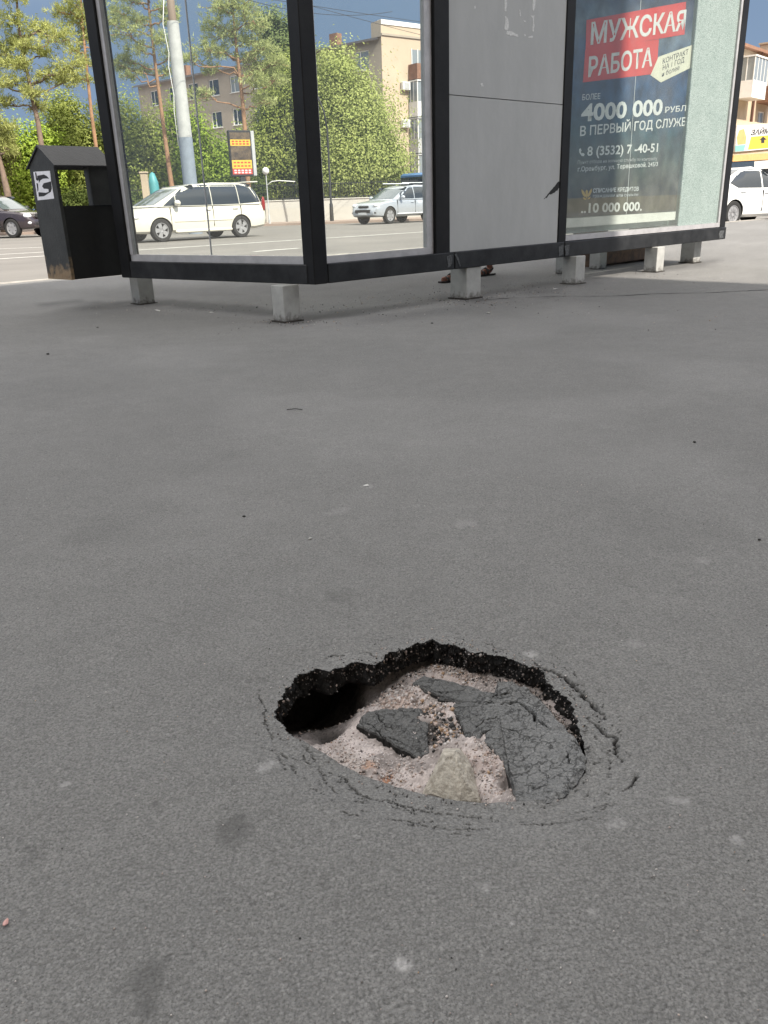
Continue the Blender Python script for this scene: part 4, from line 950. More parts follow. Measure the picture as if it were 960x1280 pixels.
def car(name, label, cat, pos, rz, p, paint, scale=1.0):
    root = thing(name, label, cat, pos, rz); root.scale = (scale,) * 3
    Lh, wb, hw, r = p['L'] / 2, p['wb'], p['W'] / 2, p['r']; xf, xr_ = p['xf'], p['xf'] - wb
    # lower body: sections along the car
    xs = np.unique(np.concatenate([np.linspace(-Lh, Lh, 30), [-Lh + .04, Lh - .04, -Lh + .12, Lh - .12]])); rings = []
    for x in xs:
        zt, zb_, w = ip(x, p['top']), ip(x, p['bot']), hw * ip(x, p['wid']); h = zt - zb_
        half = [(0, zb_), (w * .86, zb_), (w * .96, zb_ + h * .10), (w, zb_ + h * .35), (w * .995, zb_ + h * .62), (w * .965, zb_ + h * .88), (w * .90, zb_ + h * .975), (w * .70, zt), (0, zt + .012)]
        rings.append([np.array([x, y, z]) for y, z in half] + [np.array([x, -y, z]) for y, z in half[-2:0:-1]])
    b_ = MB(); b_.loft(rings); me_ = b_.mesh('body', [M[paint], M['well']], 35)
    tmp = bpy.data.objects.new('tmp_body', me_); COL.objects.link(tmp); cut = MB()
    for x in (xf, xr_):
        cut.lathe([(.001, -hw * 1.2), (r * 1.13, -hw * 1.2), (r * 1.13, hw * 1.2), (.001, hw * 1.2)], (x, 0, r), n=32, axis='y')
    cm = cut.mesh('cut', [M['well']]); co_ = bpy.data.objects.new('tmp_cut', cm); COL.objects.link(co_)
    md = tmp.modifiers.new('b', 'BOOLEAN'); md.operation = 'DIFFERENCE'; md.object = co_; md.solver = 'EXACT'
    try: md.material_mode = 'TRANSFER'
    except Exception: pass
    dg = bpy.context.evaluated_depsgraph_get(); dg.update(); bme = bpy.data.meshes.new_from_object(tmp.evaluated_get(dg)); bme.name = 'body'
    bpy.data.objects.remove(tmp); bpy.data.objects.remove(co_)
    bme.polygons.foreach_set('use_smooth', [True] * len(bme.polygons)); sharp(bme, 32)
    body = place(bpy.data.objects.new('body', bme), parent=root)
    ax_ = MB(); ax_.box((0, 0, ip(0, p['bot']) + .03), (p['L'] * .8, hw * 1.2, .06)); ax_.build('underside', M['well'], root, local=True)
    # cabin
    def cabin(t):
        return ip(t, p['cf']), ip(t, p['cr']), hw * ip(t, p['cw']), p['belt'] + (p['H'] - p['belt']) * t
    ringsC = []
    for t in (0, .15, .3, .45, .6, .72, .84, .94, 1.0):
        x1, x0, w, z = cabin(t); c = .16; P = []
        if t >= .94: x1 -= .06 * (t > .97); x0 += .04 * (t > .97); w *= .93 if t > .97 else .985
        cor = [(x1, 0), (x1 - .02, w * .55), (x1 - .10, w * .86), (x1 - .28, w * .985), ((x1 * .6 + x0 * .4), w), ((x1 * .3 + x0 * .7), w), (x0 + .22, w * .985), (x0 + .07, w * .88), (x0 + .01, w * .6), (x0, 0)]
        xm_, hl_ = (x1 + x0) / 2, (x1 - x0) / 2; cz = lambda x: z - .085 * t * ((x - xm_) / hl_) ** 2
        ringsC.append([np.array([x, y, cz(x)]) for x, y in cor] + [np.array([x, -y, cz(x)]) for x, y in cor[-2:0:-1]])
    b_ = MB(); b_.loft(ringsC); cab_ = b_.build('cabin', M[paint], root, smooth=40, local=True)
    from mathutils.bvhtree import BVHTree
    tr_ = bmesh.new(); tr_.from_mesh(cab_.data); bvh = BVHTree.FromBMesh(tr_); tr_.free()
    for s_ in (1, -1):
        for poly in p['windows']:
            bm = bmesh.new(); bm.faces.new([bm.verts.new((x, 0, p['belt'] + (p['H'] - p['belt']) * t)) for x, t in poly]); bmesh.ops.triangulate(bm, faces=bm.faces)
            for _ in range(3): bmesh.ops.subdivide_edges(bm, edges=bm.edges, cuts=1, use_grid_fill=True)
            for v in bm.verts:
                hit = bvh.ray_cast(Vector((v.co.x, s_ * 4, v.co.z)), Vector((0, -s_, 0)))[0]
                v.co.y = (hit.y if hit is not None else s_ * hw * .9) + s_ * .008
            wm_ = bpy.data.meshes.new('window'); bm.to_mesh(wm_); bm.free(); wm_.materials.append(M[p.get('sideglass', 'car_glass')]); wm_.polygons.foreach_set('use_smooth', [True] * len(wm_.polygons))
            place(bpy.data.objects.new('window', wm_), parent=root)
    for front, nm in ((True, 'windscreen'), (False, 'rear_window')):
        V_ = []; ts_ = np.linspace(.08, .88, 6); ys_ = np.linspace(-.84, .84, 9)
        for t in ts_:
            x1, x0, w, z = cabin(t)
            for y in ys_:
                a_ = abs(y); dx = ip(a_, [(0, 0), (.55, .02), (.86, .10)]) if front else ip(a_, [(0, 0), (.6, .01), (.88, .07)])
                hit = bvh.ray_cast(Vector((4 if front else -4, y * w, z)), Vector((-1 if front else 1, 0, 0)))[0]; V_.append(((hit.x if hit is not None else (x1 - dx if front else x0 + dx)) + (.012 if front else -.012), y * w, z + .006))
        n_ = 9; m_ = MB(); m_.add(V_, [(i * n_ + k, i * n_ + k + 1, (i + 1) * n_ + k + 1, (i + 1) * n_ + k) for i in range(5) for k in range(8)])
        m_.build(nm, M[p.get('frontglass', 'car_glass_pale')], root, smooth=True, local=True)
    # wheels
    t, k, d = wheel_mesh(r, .21, p.get('spokes', 5)); tm = t.mesh('wheel', M['tyre'], 40); km = k.mesh('rim', M['rim'], 40); dm = d.mesh('brake_disc', M['well'])
    for x in (xf, xr_):
        for s_ in (1, -1):
            w_ = place(bpy.data.objects.new('wheel', tm), (x, s_ * (hw - .115), r), 0 if s_ > 0 else math.pi, root)
            place(bpy.data.objects.new('rim', km), parent=w_); place(bpy.data.objects.new('brake_disc', dm), parent=w_)
    # lamps, mirrors, handles, trim
    for s_ in (1, -1):
        for nm, c_, rad, mm in p['lamps']:
            m_ = MB(); m_.ell((c_[0], s_ * c_[1], c_[2]), rad, 12, 8); m_.build(nm, M[mm], root, smooth=True, local=True)
        x, z = p['mirror']; yb = hw * ip(.1, p['cw'])
        m_ = MB(); m_.ell((x, s_ * (yb + .15), z), (.09, .12, .085), 10, 8); m_.tube([(x, s_ * (yb - .03), z - .05), (x, s_ * (yb + .08), z - .03)], .03, 6); m_.build('mirror', M[p.get('mirror_m', paint)], root, smooth=True, local=True)
        for x, z in p['handles']:
            m_ = MB(); m_.box((x, s_ * (hw * .985), z), (.2, .05, .035), bev=.012); m_.build('handle', M[p.get('handle_m', paint)], root, local=True)
        if p.get('moulding'):
            x0, x1, z = p['moulding']; m_ = MB(); m_.box(((x0 + x1) / 2, s_ * (hw * .998), z), (x1 - x0, .04, .05), bev=.012); m_.build('side_moulding', M[p.get('mould_m', paint)], root, local=True)
        for x in p['seams']:
            m_ = MB(); zb_, zt = ip(x, p['bot']) + .14, p['belt'] - .03
            y1, y2 = hw * .998 + .001, hw * .965 + .001
            m_.box((x, s_ * (y1 + y2) / 2 + s_ * .0, (zb_ + zt) / 2), (.012, (y1 - y2) + .012, zt - zb_)); m_.build('door_gap', M['well'], root, local=True)
    for nm, c_, sz_, mm in p['extras']:
        m_ = MB(); m_.box(c_, sz_, bev=min(sz_) * .3); m_.build(nm, M[mm], root, local=True)
    return root
def park(a_, b_, z):                              # pose from the ground points of the nearest front and rear wheels
    return None
M['paint_white'] = mat('cream white car paint', (.62, .60, .52), .3, coat=.6)
M['paint_pure'] = mat('white car paint', (.70, .70, .69), .3, coat=.6)
M['paint_silver'] = mat('silver car paint', (.42, .45, .49), .3, .35, coat=.7)
M['paint_dark'] = mat('dark plum car paint', (.030, .022, .026), .25, coat=.9)
van = dict(L=4.79, wb=2.80, W=1.77, H=1.64, r=.325, xf=1.46, belt=.98,
    top=[(-2.395, .80), (-2.33, .96), (-2.2, 1.0), (1.4, .985), (1.65, .97), (2.0, .89), (2.25, .77), (2.35, .65), (2.395, .52)],
    bot=[(-2.395, .42), (-2.3, .30), (-1.9, .25), (1.9, .24), (2.3, .26), (2.395, .34)],
    wid=[(-2.395, .80), (-2.3, .92), (-2.0, .985), (-1, 1), (1.2, 1), (1.9, .96), (2.2, .86), (2.395, .66)],
    cf=[(0, 1.74), (.3, 1.38), (.6, 1.02), (.84, .74), (.94, .58), (1, .42)], cr=[(0, -2.30), (.5, -2.18), (.84, -2.04), (1, -1.92)], cw=[(0, .955), (.5, .90), (.84, .83), (1, .74)],
    windows=[[(1.32, .03), (.90, .03), (.90, .46)], [(.87, .03), (-.335, .03), (-.335, .90), (.36, .90), (.60, .74), (.87, .48)], [(-.365, .03), (-1.325, .04), (-1.30, .90), (-.365, .90)], [(-1.355, .04), (-2.16, .10), (-2.04, .62), (-1.84, .90), (-1.33, .90)]],
    lamps=[('headlight', (2.12, .62, .70), (.20, .17, .085), 'lamp'), ('indicator', (1.98, .745, .70), (.12, .05, .06), 'amber'), ('tail_lamp', (-2.27, .80, .98), (.06, .06, .22), 'lamp_red'), ('fog_lamp', (2.27, .5, .42), (.06, .1, .05), 'trim')],
    mirror=(.92, 1.07), handles=[(-.18, .86), (-1.16, .87)], moulding=(-1.02, 1.02, .56), seams=[1.12, -.34, -1.36], sideglass='car_glass', spokes=5,
    extras=[('grille', (2.33, 0, .68), (.06, .8, .10), 'trim'), ('lower_intake', (2.36, 0, .40), (.06, 1.0, .10), 'trim'), ('spoiler', (-2.08, 0, 1.645), (.30, 1.30, .035), 'paint_white'), ('side_skirt', (0, .80, .27), (2.0, .16, .10), 'paint_white'), ('side_skirt', (0, -.80, .27), (2.0, .16, .10), 'paint_white'), ('front_bumper_lip', (2.2, 0, .28), (.26, 1.2, .06), 'paint_white')])
A_ = G(202.5, 302.5, -.15); VS = 1.11; ang = R(180 + 42); d_ = np.array([2.8, 0, 0]); fwd = np.array([math.cos(ang), math.sin(ang), 0]); lft = np.array([-fwd[1], fwd[0], 0])
# the near side is the car's left side when it drives to the left of the picture
vpos = A_ - fwd * van['xf'] * VS - lft * (van['W'] / 2 - .12) * VS
van_o = car('minivan', 'cream white minivan with spoked alloy wheels driving past behind the left glass', 'minivan', (vpos[0], vpos[1], -.148), ang, van, 'paint_white', VS)
print('van wheelbase', np.linalg.norm(d_), 'ang', math.degrees(ang))
suv = dict(L=4.65, wb=2.70, W=1.82, H=1.66, r=.36, xf=1.42, belt=1.02,
    top=[(-2.325, .85), (-2.27, 1.0), (-2.1, 1.05), (.9, 1.03), (1.2, 1.02), (1.9, .94), (2.16, .84), (2.27, .70), (2.325, .56)],
    bot=[(-2.325, .46), (-2.2, .36), (-1.9, .30), (1.9, .30), (2.2, .34), (2.325, .40)],
    wid=[(-2.325, .82), (-2.2, .94), (-1.9, .99), (-1, 1), (1.2, 1), (1.9, .97), (2.15, .88), (2.325, .70)],
    cf=[(0, 1.20), (.3, .88), (.6, .56), (.84, .32), (1, .16)], cr=[(0, -2.24), (.5, -2.10), (.84, -1.94), (1, -1.80)], cw=[(0, .95), (.5, .89), (.84, .82), (1, .74)],
    windows=[[(.72, .07), (-.30, .07), (-.30, .86), (.22, .86), (.58, .42)], [(-.36, .07), (-1.24, .10), (-1.20, .86), (-.36, .86)], [(-1.30, .10), (-2.00, .20), (-1.86, .70), (-1.74, .86), (-1.28, .86)]],
    lamps=[('headlight', (2.06, .66, .80), (.20, .16, .10), 'lamp'), ('fog_lamp', (2.24, .62, .50), (.05, .14, .05), 'trim'), ('tail_lamp', (-2.2, .78, 1.0), (.07, .08, .16), 'lamp_red')],
    mirror=(.66, 1.12), handles=[(-.14, .90), (-1.06, .92)], moulding=(-1.0, .96, .42), mould_m='lamp', seams=[.92, -.33, -1.28], spokes=6,
    extras=[('grille', (2.26, 0, .76), (.10, .62, .09), 'trim'), ('lower_intake', (2.31, 0, .56), (.06, .95, .15), 'trim'), ('number_plate', (2.345, 0, .46), (.02, .5, .10), 'lamp'), ('roof_rail', (-.7, .60, 1.745), (1.9, .05, .04), 'lamp'), ('roof_rail', (-.7, -.60, 1.745), (1.9, .05, .04), 'lamp')])
A_ = G(493, 280, -.15); Yc = 43.5
# the parked SUV: nose towards the left and towards us
def pose_car(p, front_px, z, ang, s_near=1, sc=1.0):
    g_ = G(*front_px, z); f_ = np.array([math.cos(ang), math.sin(ang), 0]); l_ = np.array([-f_[1], f_[0], 0])
    return g_ - f_ * p['xf'] * sc - l_ * s_near * (p['W'] / 2 - .12) * sc
ang = R(180 + 47); q = pose_car(suv, (486.4, 279.8), -.15, ang, 1, 1.1)
k = 43.0 / np.hypot(q[0], q[1])
car('suv', 'silver SUV parked by the low wall behind the middle glass', 'SUV', (q[0], q[1], -.148), ang, suv, 'paint_silver', 1.1)
dk_ = dict(suv); dk_['extras'] = [('grille', (2.29, 0, .80), (.08, .9, .16), 'trim'), ('grille_bar', (2.325, 0, .84), (.03, .7, .03), 'lamp'), ('lower_intake', (2.31, 0, .50), (.06, 1.1, .12), 'trim')]
dk_['mould_m'] = 'trim'; dk_['frontglass'] = 'car_glass_pale'; dk_['lamps'] = suv['lamps'][:1] + [('fog_lamp', (2.2, .70, .54), (.08, .10, .06), 'lamp'), suv['lamps'][2]]; dk_['mirror_m'] = 'trim'
ang = R(-20); q = pose_car(dk_, (19, 297.5), -.15, ang, -1, 1.2)
car('suv', 'dark plum SUV driving along the far lane beside the litter bin', 'SUV', (q[0], q[1], -.148), ang, dk_, 'paint_dark', 1.2)
sed = dict(L=4.55, wb=2.68, W=1.74, H=1.46, r=.315, xf=1.36, belt=.90,
    top=[(-2.275, .80), (-2.2, .96), (-1.9, 1.0), (-1.3, .97), (.8, .90), (1.2, .88), (1.8, .78), (2.1, .68), (2.22, .58), (2.275, .46)],
    bot=[(-2.275, .40), (-2.2, .28), (-1.8, .22), (1.9, .21), (2.2, .24), (2.275, .30)],
    wid=[(-2.275, .78), (-2.15, .92), (-1.8, .985), (-1, 1), (1.1, 1), (1.8, .95), (2.1, .84), (2.275, .62)],
    cf=[(0, 1.20), (.3, .82), (.6, .45), (.84, .15), (1, -.10)], cr=[(0, -2.02), (.3, -1.78), (.6, -1.48), (.84, -1.2), (1, -.95)], cw=[(0, .95), (.5, .86), (.84, .78), (1, .68)],
    windows=[[(.94, .06), (-.22, .06), (-.22, .88), (-.06, .88), (.36, .55)], [(-.28, .06), (-1.2, .08), (-1.48, .30), (-1.1, .72), (-.72, .88), (-.28, .88)]],
    lamps=[('headlight', (2.0, .62, .66), (.22, .16, .08), 'lamp'), ('tail_lamp', (-2.16, .64, .82), (.12, .2, .10), 'lamp_red')],
    mirror=(.78, .98), handles=[(-.06, .80), (-1.02, .84)], moulding=None, seams=[.95, -.25], handle_m='lamp', spokes=10, frontglass='car_glass', mirror_m='trim',
    extras=[('grille', (2.21, 0, .58), (.06, .8, .10), 'trim'), ('lower_intake', (2.24, 0, .36), (.06, 1.0, .10), 'trim')])
fwd = np.array([math.cos(R(29)), math.sin(R(29)), 0]); lft = np.array([-fwd[1], fwd[0], 0]); rw = G(911, 283.5, -.15)
q = rw - fwd * (sed['xf'] - sed['wb']) * 1.10 + lft * (sed['W'] / 2 - .12) * 1.10
car('sedan', 'white sedan with dark windows parked at the kerb right of the shelter', 'car', (q[0], q[1], -.148), R(29), sed, 'paint_pure', 1.10)
# blue lorry glimpsed past the silver SUV
M['blue'] = mat('lorry blue paint', (.07, .16, .33), .45, coat=.3); M['pale_blue'] = mat('pale blue tarpaulin', (.42, .50, .60), .7)
lp = AT(531, 240, 56); lo = thing('lorry', 'blue lorry with a pale tilt cover standing beyond the silver SUV', 'lorry', (lp[0] + 1.2, 56, -.03), R(180 + 40))
b_ = MB(); b_.box((1.9, 0, 1.55), (1.7, 2.3, 2.0), bev=.12); cab_o = b_.build('cab', M['blue'], lo, smooth=35, local=True)
b_ = MB(); b_.box((2.76, 0, 1.95), (.03, 2.0, .75), bev=.01); b_.build('windscreen', M['car_glass'], cab_o, local=True)
for s_ in (1, -1):
    b_ = MB(); b_.box((2.05, s_ * 1.155, 1.95), (.9, .03, .65), bev=.01); b_.build('window', M['car_glass'], cab_o, local=True)
b_ = MB(); b_.box((-1.6, 0, 1.05), (4.9, 2.35, .55), bev=.03); b_.build('load_bed', M['blue'], lo, local=True)
b_ = MB(); rr_ = []
for x in (-4.0, .8): rr_.append([(x, y, z) for y, z in ((-1.17, 1.33), (-1.17, 2.5), (-.8, 2.95), (0, 3.1), (.8, 2.95), (1.17, 2.5), (1.17, 1.33))])
b_.loft(rr_); b_.build('tilt_cover', M['pale_blue'], lo, local=True)
t, k, d = wheel_mesh(.48, .28, 6); tm = t.mesh('wheel', M['tyre'], 40); km = k.mesh('rim', M['rim'], 40)
for x in (1.9, -2.6):
    for s_ in (1, -1):
        w_ = place(bpy.data.objects.new('wheel', tm), (x, s_ * 1.0, .48), 0 if s_ > 0 else math.pi, lo); place(bpy.data.objects.new('rim', km), parent=w_)

# ------------------------------------------------------------------ the person standing behind the grey panel
M['skin'] = mat('sunburnt skin', (.30, .13, .09), .6, var=.3, vscale=30); M['sandal'] = mat('dark sandal leather', (.030, .022, .020), .7, var=.4, vscale=40)
M['shorts'] = mat('dark shorts', (.05, .055, .07), .9); M['shirt'] = mat('grey shirt', (.28, .29, .30), .9); M['hair'] = mat('brown hair', (.05, .035, .025), .8)
def skin(name, verts, edges, radii, m, parent, sub=2):
    me_ = bpy.data.meshes.new(name); me_.from_pydata(verts, edges, []); o = bpy.data.objects.new(name, me_); COL.objects.link(o)
    md = o.modifiers.new('s', 'SKIN'); md.use_smooth_shade = True
    for i, r_ in enumerate(radii): me_.skin_vertices[0].data[i].radius = r_ if hasattr(r_, '__len__') else (r_, r_)
    me_.skin_vertices[0].data[0].use_root = True
    su = o.modifiers.new('u', 'SUBSURF'); su.levels = su.render_levels = sub
    dg = bpy.context.evaluated_depsgraph_get(); dg.update(); ev = bpy.data.meshes.new_from_object(o.evaluated_get(dg)); bpy.data.objects.remove(o)
    ev.name = name; ev.materials.clear(); ev.materials.append(m); ev.polygons.foreach_set('use_smooth', [True] * len(ev.polygons))
    return place(bpy.data.objects.new(name, ev), parent=parent)
f1, f2 = G(557, 352), G(616, 345)                  # front (left) foot and rear foot
pc = (f1 + f2) / 2; fdir = (f1 - f2); fdir[2] = 0; fd = fdir / np.linalg.norm(fdir); pang = math.atan2(fd[1], fd[0]); half = np.linalg.norm(fdir) / 2
per = thing('person', 'person in dark sandals standing behind the grey panel with only the feet showing', 'person', (pc[0], pc[1], 0), pang)
hx = half; sy = .09
V_ = [(0, 0, .95), (0, 0, 1.12), (0.01, 0, 1.30), (.01, 0, 1.46), (.02, 0, 1.56), (.04, 0, 1.66), (.03, 0, 1.76)]; E_ = [(i, i + 1) for i in range(6)]; Rr = [(.14, .16), (.13, .145), (.125, .17), (.09, .15), .055, (.09, .075), (.075, .065)]
def chain(start, pts, rs):
    p_ = start
    for q_, r_ in zip(pts, rs):
        V_.append(q_); E_.append((p_, len(V_) - 1)); Rr.append(r_); p_ = len(V_) - 1
    return p_
for s_, fx in ((1, hx), (-1, -hx)):
    y = s_ * sy
    chain(0, [(0, y, .86), (fx * .45, y, .50), (fx * .75, y, .34), (fx - .05, y, .10), (fx - .06, y, .05), (fx + .06, y, .035), (fx + .15, y, .022)], [.085, .06, .058, .036, .034, (.036, .026), (.038, .014)])
    sh_ = chain(3, [(0, s_ * .19, 1.42), (-.03 * s_, s_ * .24, 1.14), (.05, s_ * .24, .90), (.07, s_ * .235, .83)], [.055, .043, .030, (.032, .018)])
    for k_ in range(4): chain(sh_, [(.06 + .014 * k_, s_ * .232, .775 - .004 * abs(k_ - 1)), (.068 + .012 * k_, s_ * .225, .735 - .004 * abs(k_ - 1))], [.009, .008])
    chain(sh_, [(.105, s_ * .225, .80), (.115, s_ * .215, .775)], [.010, .009])
skin('body', V_, E_, Rr, M['skin'], per)
for s_, fx in ((1, hx), (-1, -hx)):
    y = s_ * sy; b_ = MB()
    prof = [(-.115, .030), (-.08, .045), (0, .042), (.08, .052), (.14, .046), (.175, .025)]
    pl = [(fx + x - .0, y + w) for x, w in prof] + [(fx + x, y - w) for x, w in prof[::-1]]
    b_.prism([(x, yy, .002) for x, yy in pl], (0, 0, .018)); so_ = b_.build('sandal_sole', M['sandal'], per, local=True)
    for x, h_, w_ in ((.095, .058, .050), (.03, .085, .046)):
        st_ = MB(); st_.tube([(fx + x, y - w_, .018), (fx + x - .006, y - w_ * .8, h_ * .75), (fx + x - .01, y, h_), (fx + x - .006, y + w_ * .8, h_ * .75), (fx + x, y + w_, .018)], .011, 6); st_.build('strap', M['sandal'], so_, smooth=True, local=True)
    st_ = MB(); st_.tube([(fx + .03, y - .044, .05), (fx - .05, y - .046, .075), (fx - .105, y, .082), (fx - .05, y + .046, .075), (fx + .03, y + .044, .05)], .009, 6); st_.build('strap', M['sandal'], so_, smooth=True, local=True)
skin('shirt', [(0, 0, .93), (0, 0, 1.12), (.01, 0, 1.3), (.01, 0, 1.45), (0, .19, 1.43), (-.02, .225, 1.22), (0, -.19, 1.43), (.02, -.225, 1.22)], [(0, 1), (1, 2), (2, 3), (3, 4), (4, 5), (3, 6), (6, 7)], [(.165, .19), (.155, .175), (.145, .19), (.10, .16), .072, .06, .072, .06], M['shirt'], per)
skin('shorts', [(0, 0, .98), (0, 0, .90), (0, sy, .83), (hx * .36, sy, .55), (0, -sy, .83), (-hx * .36, -sy, .55)], [(0, 1), (1, 2), (2, 3), (1, 4), (4, 5)], [(.16, .18), (.16, .18), .11, .085, .11, .085], M['shorts'], per)
b_ = MB(); b_.ell((.005, 0, 1.735), (.10, .085, .085), 14, 10); b_.build('hair', M['hair'], per, smooth=True, local=True)
b_ = MB(); b_.ell((.135, 0, 1.665), (.02, .014, .022), 8, 6); b_.build('nose', M['skin'], per, smooth=True, local=True)
for s_ in (1, -1):
    b_ = MB(); b_.ell((.118, s_ * .032, 1.695), (.012, .014, .008), 8, 6); b_.build('eye', M['ink'], per, smooth=True, local=True)
    b_ = MB(); b_.ell((.03, s_ * .083, 1.67), (.022, .010, .032), 8, 6); b_.build('ear', M['skin'], per, smooth=True, local=True)
# ------------------------------------------------------------------ buildings
M['wall_tan'] = mat('grey-tan render', (.38, .33, .27), .9, var=.14, vscale=.5)
M['wall_orange'] = mat('peach painted wall', (.50, .40, .30), .9, var=.08, vscale=.5)
M['wall_cream'] = mat('cream brick wall', (.48, .39, .28), .9, var=.16, vscale=1.2)
M['wall_back'] = mat('beige render', (.42, .38, .31), .9, var=.1, vscale=.6)
M['brick_dark'] = mat('brown brick balcony', (.26, .14, .09), .9, var=.3, vscale=3)
M['roof_grey'] = mat('slate roof', (.16, .15, .15), .85, var=.25, vscale=2)
M['white'] = mat('white plastic frame', (.74, .74, .72), .6)
M['balc_white'] = mat('white balcony cladding', (.70, .70, .69), .6, var=.08, vscale=3)
M['balc_grey'] = mat('grey balcony cladding', (.42, .43, .44), .7, var=.12, vscale=3)
M['pane'] = mat('window pane', (.035, .045, .055), .08, spec=.8)
M['pane_pale'] = mat('window pane with curtain', (.22, .25, .27), .1, spec=.8)
M['pane_sky'] = mat('window pane with blue blind', (.10, .24, .32), .15, spec=.8)
M['drain'] = mat('rusty drainpipe', (.12, .055, .04), .7)
def facade(mb, P0, d, L, z0, z1, wins, n, depth=.16):
    """wall with real openings: wins = (s0, s1, za, zb)"""
    P0, d, n = np.array(P0, float), np.array(d, float), np.array(n, float)
    ss = sorted({0.0, L, *[w[0] for w in wins], *[w[1] for w in wins]}); zz = sorted({z0, z1, *[w[2] for w in wins], *[w[3] for w in wins]})
    P = lambda s, z, o=0: P0 + d * s + n * o + np.array([0, 0, z])
    for i in range(len(ss) - 1):
        for j in range(len(zz) - 1):
            sc_, zc = (ss[i] + ss[i + 1]) / 2, (zz[j] + zz[j + 1]) / 2
            if any(w[0] < sc_ < w[1] and w[2] < zc < w[3] for w in wins): continue
            mb.add([P(ss[i], zz[j]), P(ss[i + 1], zz[j]), P(ss[i + 1], zz[j + 1]), P(ss[i], zz[j + 1])], [(0, 1, 2, 3)])
    for s0, s1, za, zb_ in wins:
        q = [(s0, za), (s1, za), (s1, zb_), (s0, zb_)]
        for k in range(4):
            a_, b_ = q[k], q[(k + 1) % 4]; mb.add([P(*a_), P(*b_), P(*b_, -depth), P(*a_, -depth)], [(0, 1, 2, 3)])
WMESH = {}
def window_mesh(w, h):
    key = (round(w, 2), round(h, 2))
    if key not in WMESH:
        f = MB(); t = .07
        for x, z, a_, b_ in ((0, t / 2, w, t), (0, h - t / 2, w, t)): f.box((x, 0, z), (a_, .07, b_))
        for x in (-w / 2 + t / 2, w / 2 - t / 2): f.box((x, 0, h / 2), (t, .066, h - 2 * t))
        f.box((w * .12, 0, h / 2), (.06, .062, h - 2 * t)); f.box((0, .08, -.025), (w + .12, .24, .04))
        g_ = MB(); g_.box((0, -.02, h / 2), (w - .1, .015, h - .1))
        WMESH[key] = (f.mesh('window', M['white']), g_.mesh('pane', M['pane']), g_.mesh('pane', M['pane_pale']))
    return WMESH[key]
def put_windows(root, P0, d, n, wins):
    a_ = math.atan2(d[1], d[0]); iv = WM[root].inverted()
    flip = 0 if (np.cross([d[0], d[1], 0], [n[0], n[1], 0])[2] > 0) else math.pi
    for s0, s1, za, zb_ in wins:
        f, g1, g2 = window_mesh(s1 - s0, zb_ - za); p = np.array(P0) + np.array(d) * (s0 + s1) / 2 - np.array(n) * .10 + np.array([0, 0, za])
        o = place(bpy.data.objects.new('window', f), tuple(iv @ Vector(p)), a_ + flip, root); place(bpy.data.objects.new('pane', g1 if rnd.random() < .6 else g2), parent=o)
# long apartment block: shaded end wing running away to the left, peach wing along the street
Kc = AT(476, 30, 72); ztop = Kc[2]; zev = AT(472, 46, 72)[2]
Le = G(172, 107, zev); dl = np.array([Le[0] - Kc[0], Le[1] - Kc[1], 0]); LL = np.linalg.norm(dl); dl /= LL
dr = np.array([.80, .60, 0]); LR = 30.0
nl = np.array([dl[1], -dl[0], 0]); nl = nl if nl @ np.array([-1, -1, 0]) > 0 else -nl
nr = np.array([dr[1], -dr[0], 0]); nr = nr if nr @ np.array([0, -1, 0]) > 0 else -nr
base = np.array([Kc[0], Kc[1], 0.0])
apt = thing('apartment_block', 'long apartment block with peach street wing and shaded wing behind the trees', 'building', base)
fh = 2.72; zfl = [ztop - 1.15 - fh * (k + 1) + .75 for k in range(5)]
wl = [(s, s + 1.5, z + .15, z + 1.55) for z in zfl for s in np.arange(1.35, LL - 2, 3.1)]
wr = [(s, s + 1.4, z + .15, z + 1.55) for z in zfl for s in (8.4, 11.4, 14.4, 20.4, 23.4, 26.4)]
b_ = MB(); facade(b_, base, dl, LL, -.3, zev, wl, nl); facade(b_, base, dr, LR, -.3, ztop, wr, nr)
dp = 11.0                                          # depth of both wings
e1, e2 = base + dl * LL, base + dl * LL - nl * dp
z3_ = lambda p, z: np.array([p[0], p[1], z])
b_.add([z3_(e1, -.3), z3_(e2, -.3), z3_(e2, zev), z3_(e1, zev)], [(0, 1, 2, 3)])
e3, e4 = base + dr * LR, base + dr * LR - nr * dp
b_.add([z3_(e3, -.3), z3_(e4, -.3), z3_(e4, ztop), z3_(e3, ztop)], [(0, 1, 2, 3)])
b_.add([z3_(e2, -.3), z3_(base - nl * dp, -.3), z3_(base - nl * dp, zev), z3_(e2, zev)], [(0, 1, 2, 3)])
nf_l = sum(1 for f in b_.f)
b_.build('wall', M['wall_tan'], apt)
# the street wing wears its own paint: a skin of wall 3 mm proud of nothing, built as its own part
wl_o = apt.children[0]
me_ = wl_o.data; me_.materials.append(M['wall_orange'])
for pl_ in me_.polygons:
    c_ = WM[wl_o] @ pl_.center; v_ = np.array(c_) - base
    if abs(v_ @ nr) < .25 and v_ @ dr > -.01 and abs((v_ - dr * (v_ @ dr)) @ nr) < .25 and v_ @ dl < 3.2 : pl_.material_index = 1
put_windows(apt, base, dl, nl, wl); put_windows(apt, base, dr, nr, wr)
b_ = MB(); q = [base + nl * .45, e1 + nl * .45 + dl * .4, e2 + dl * .4, base - nl * dp]
mid1, mid2 = base - nl * dp / 2, e1 - nl * dp / 2
b_.add([z3_(q[0], zev - .06), z3_(q[1], zev - .06), z3_(mid2, zev + 1.0), z3_(mid1, zev + 1.0), z3_(q[2], zev - .06), z3_(q[3], zev - .06), z3_(q[0], zev - .22), z3_(q[1], zev - .22)], [(0, 1, 2, 3), (3, 2, 4, 5), (6, 7, 1, 0)])
roof_o = b_.build('roof', M['roof_grey'], apt)
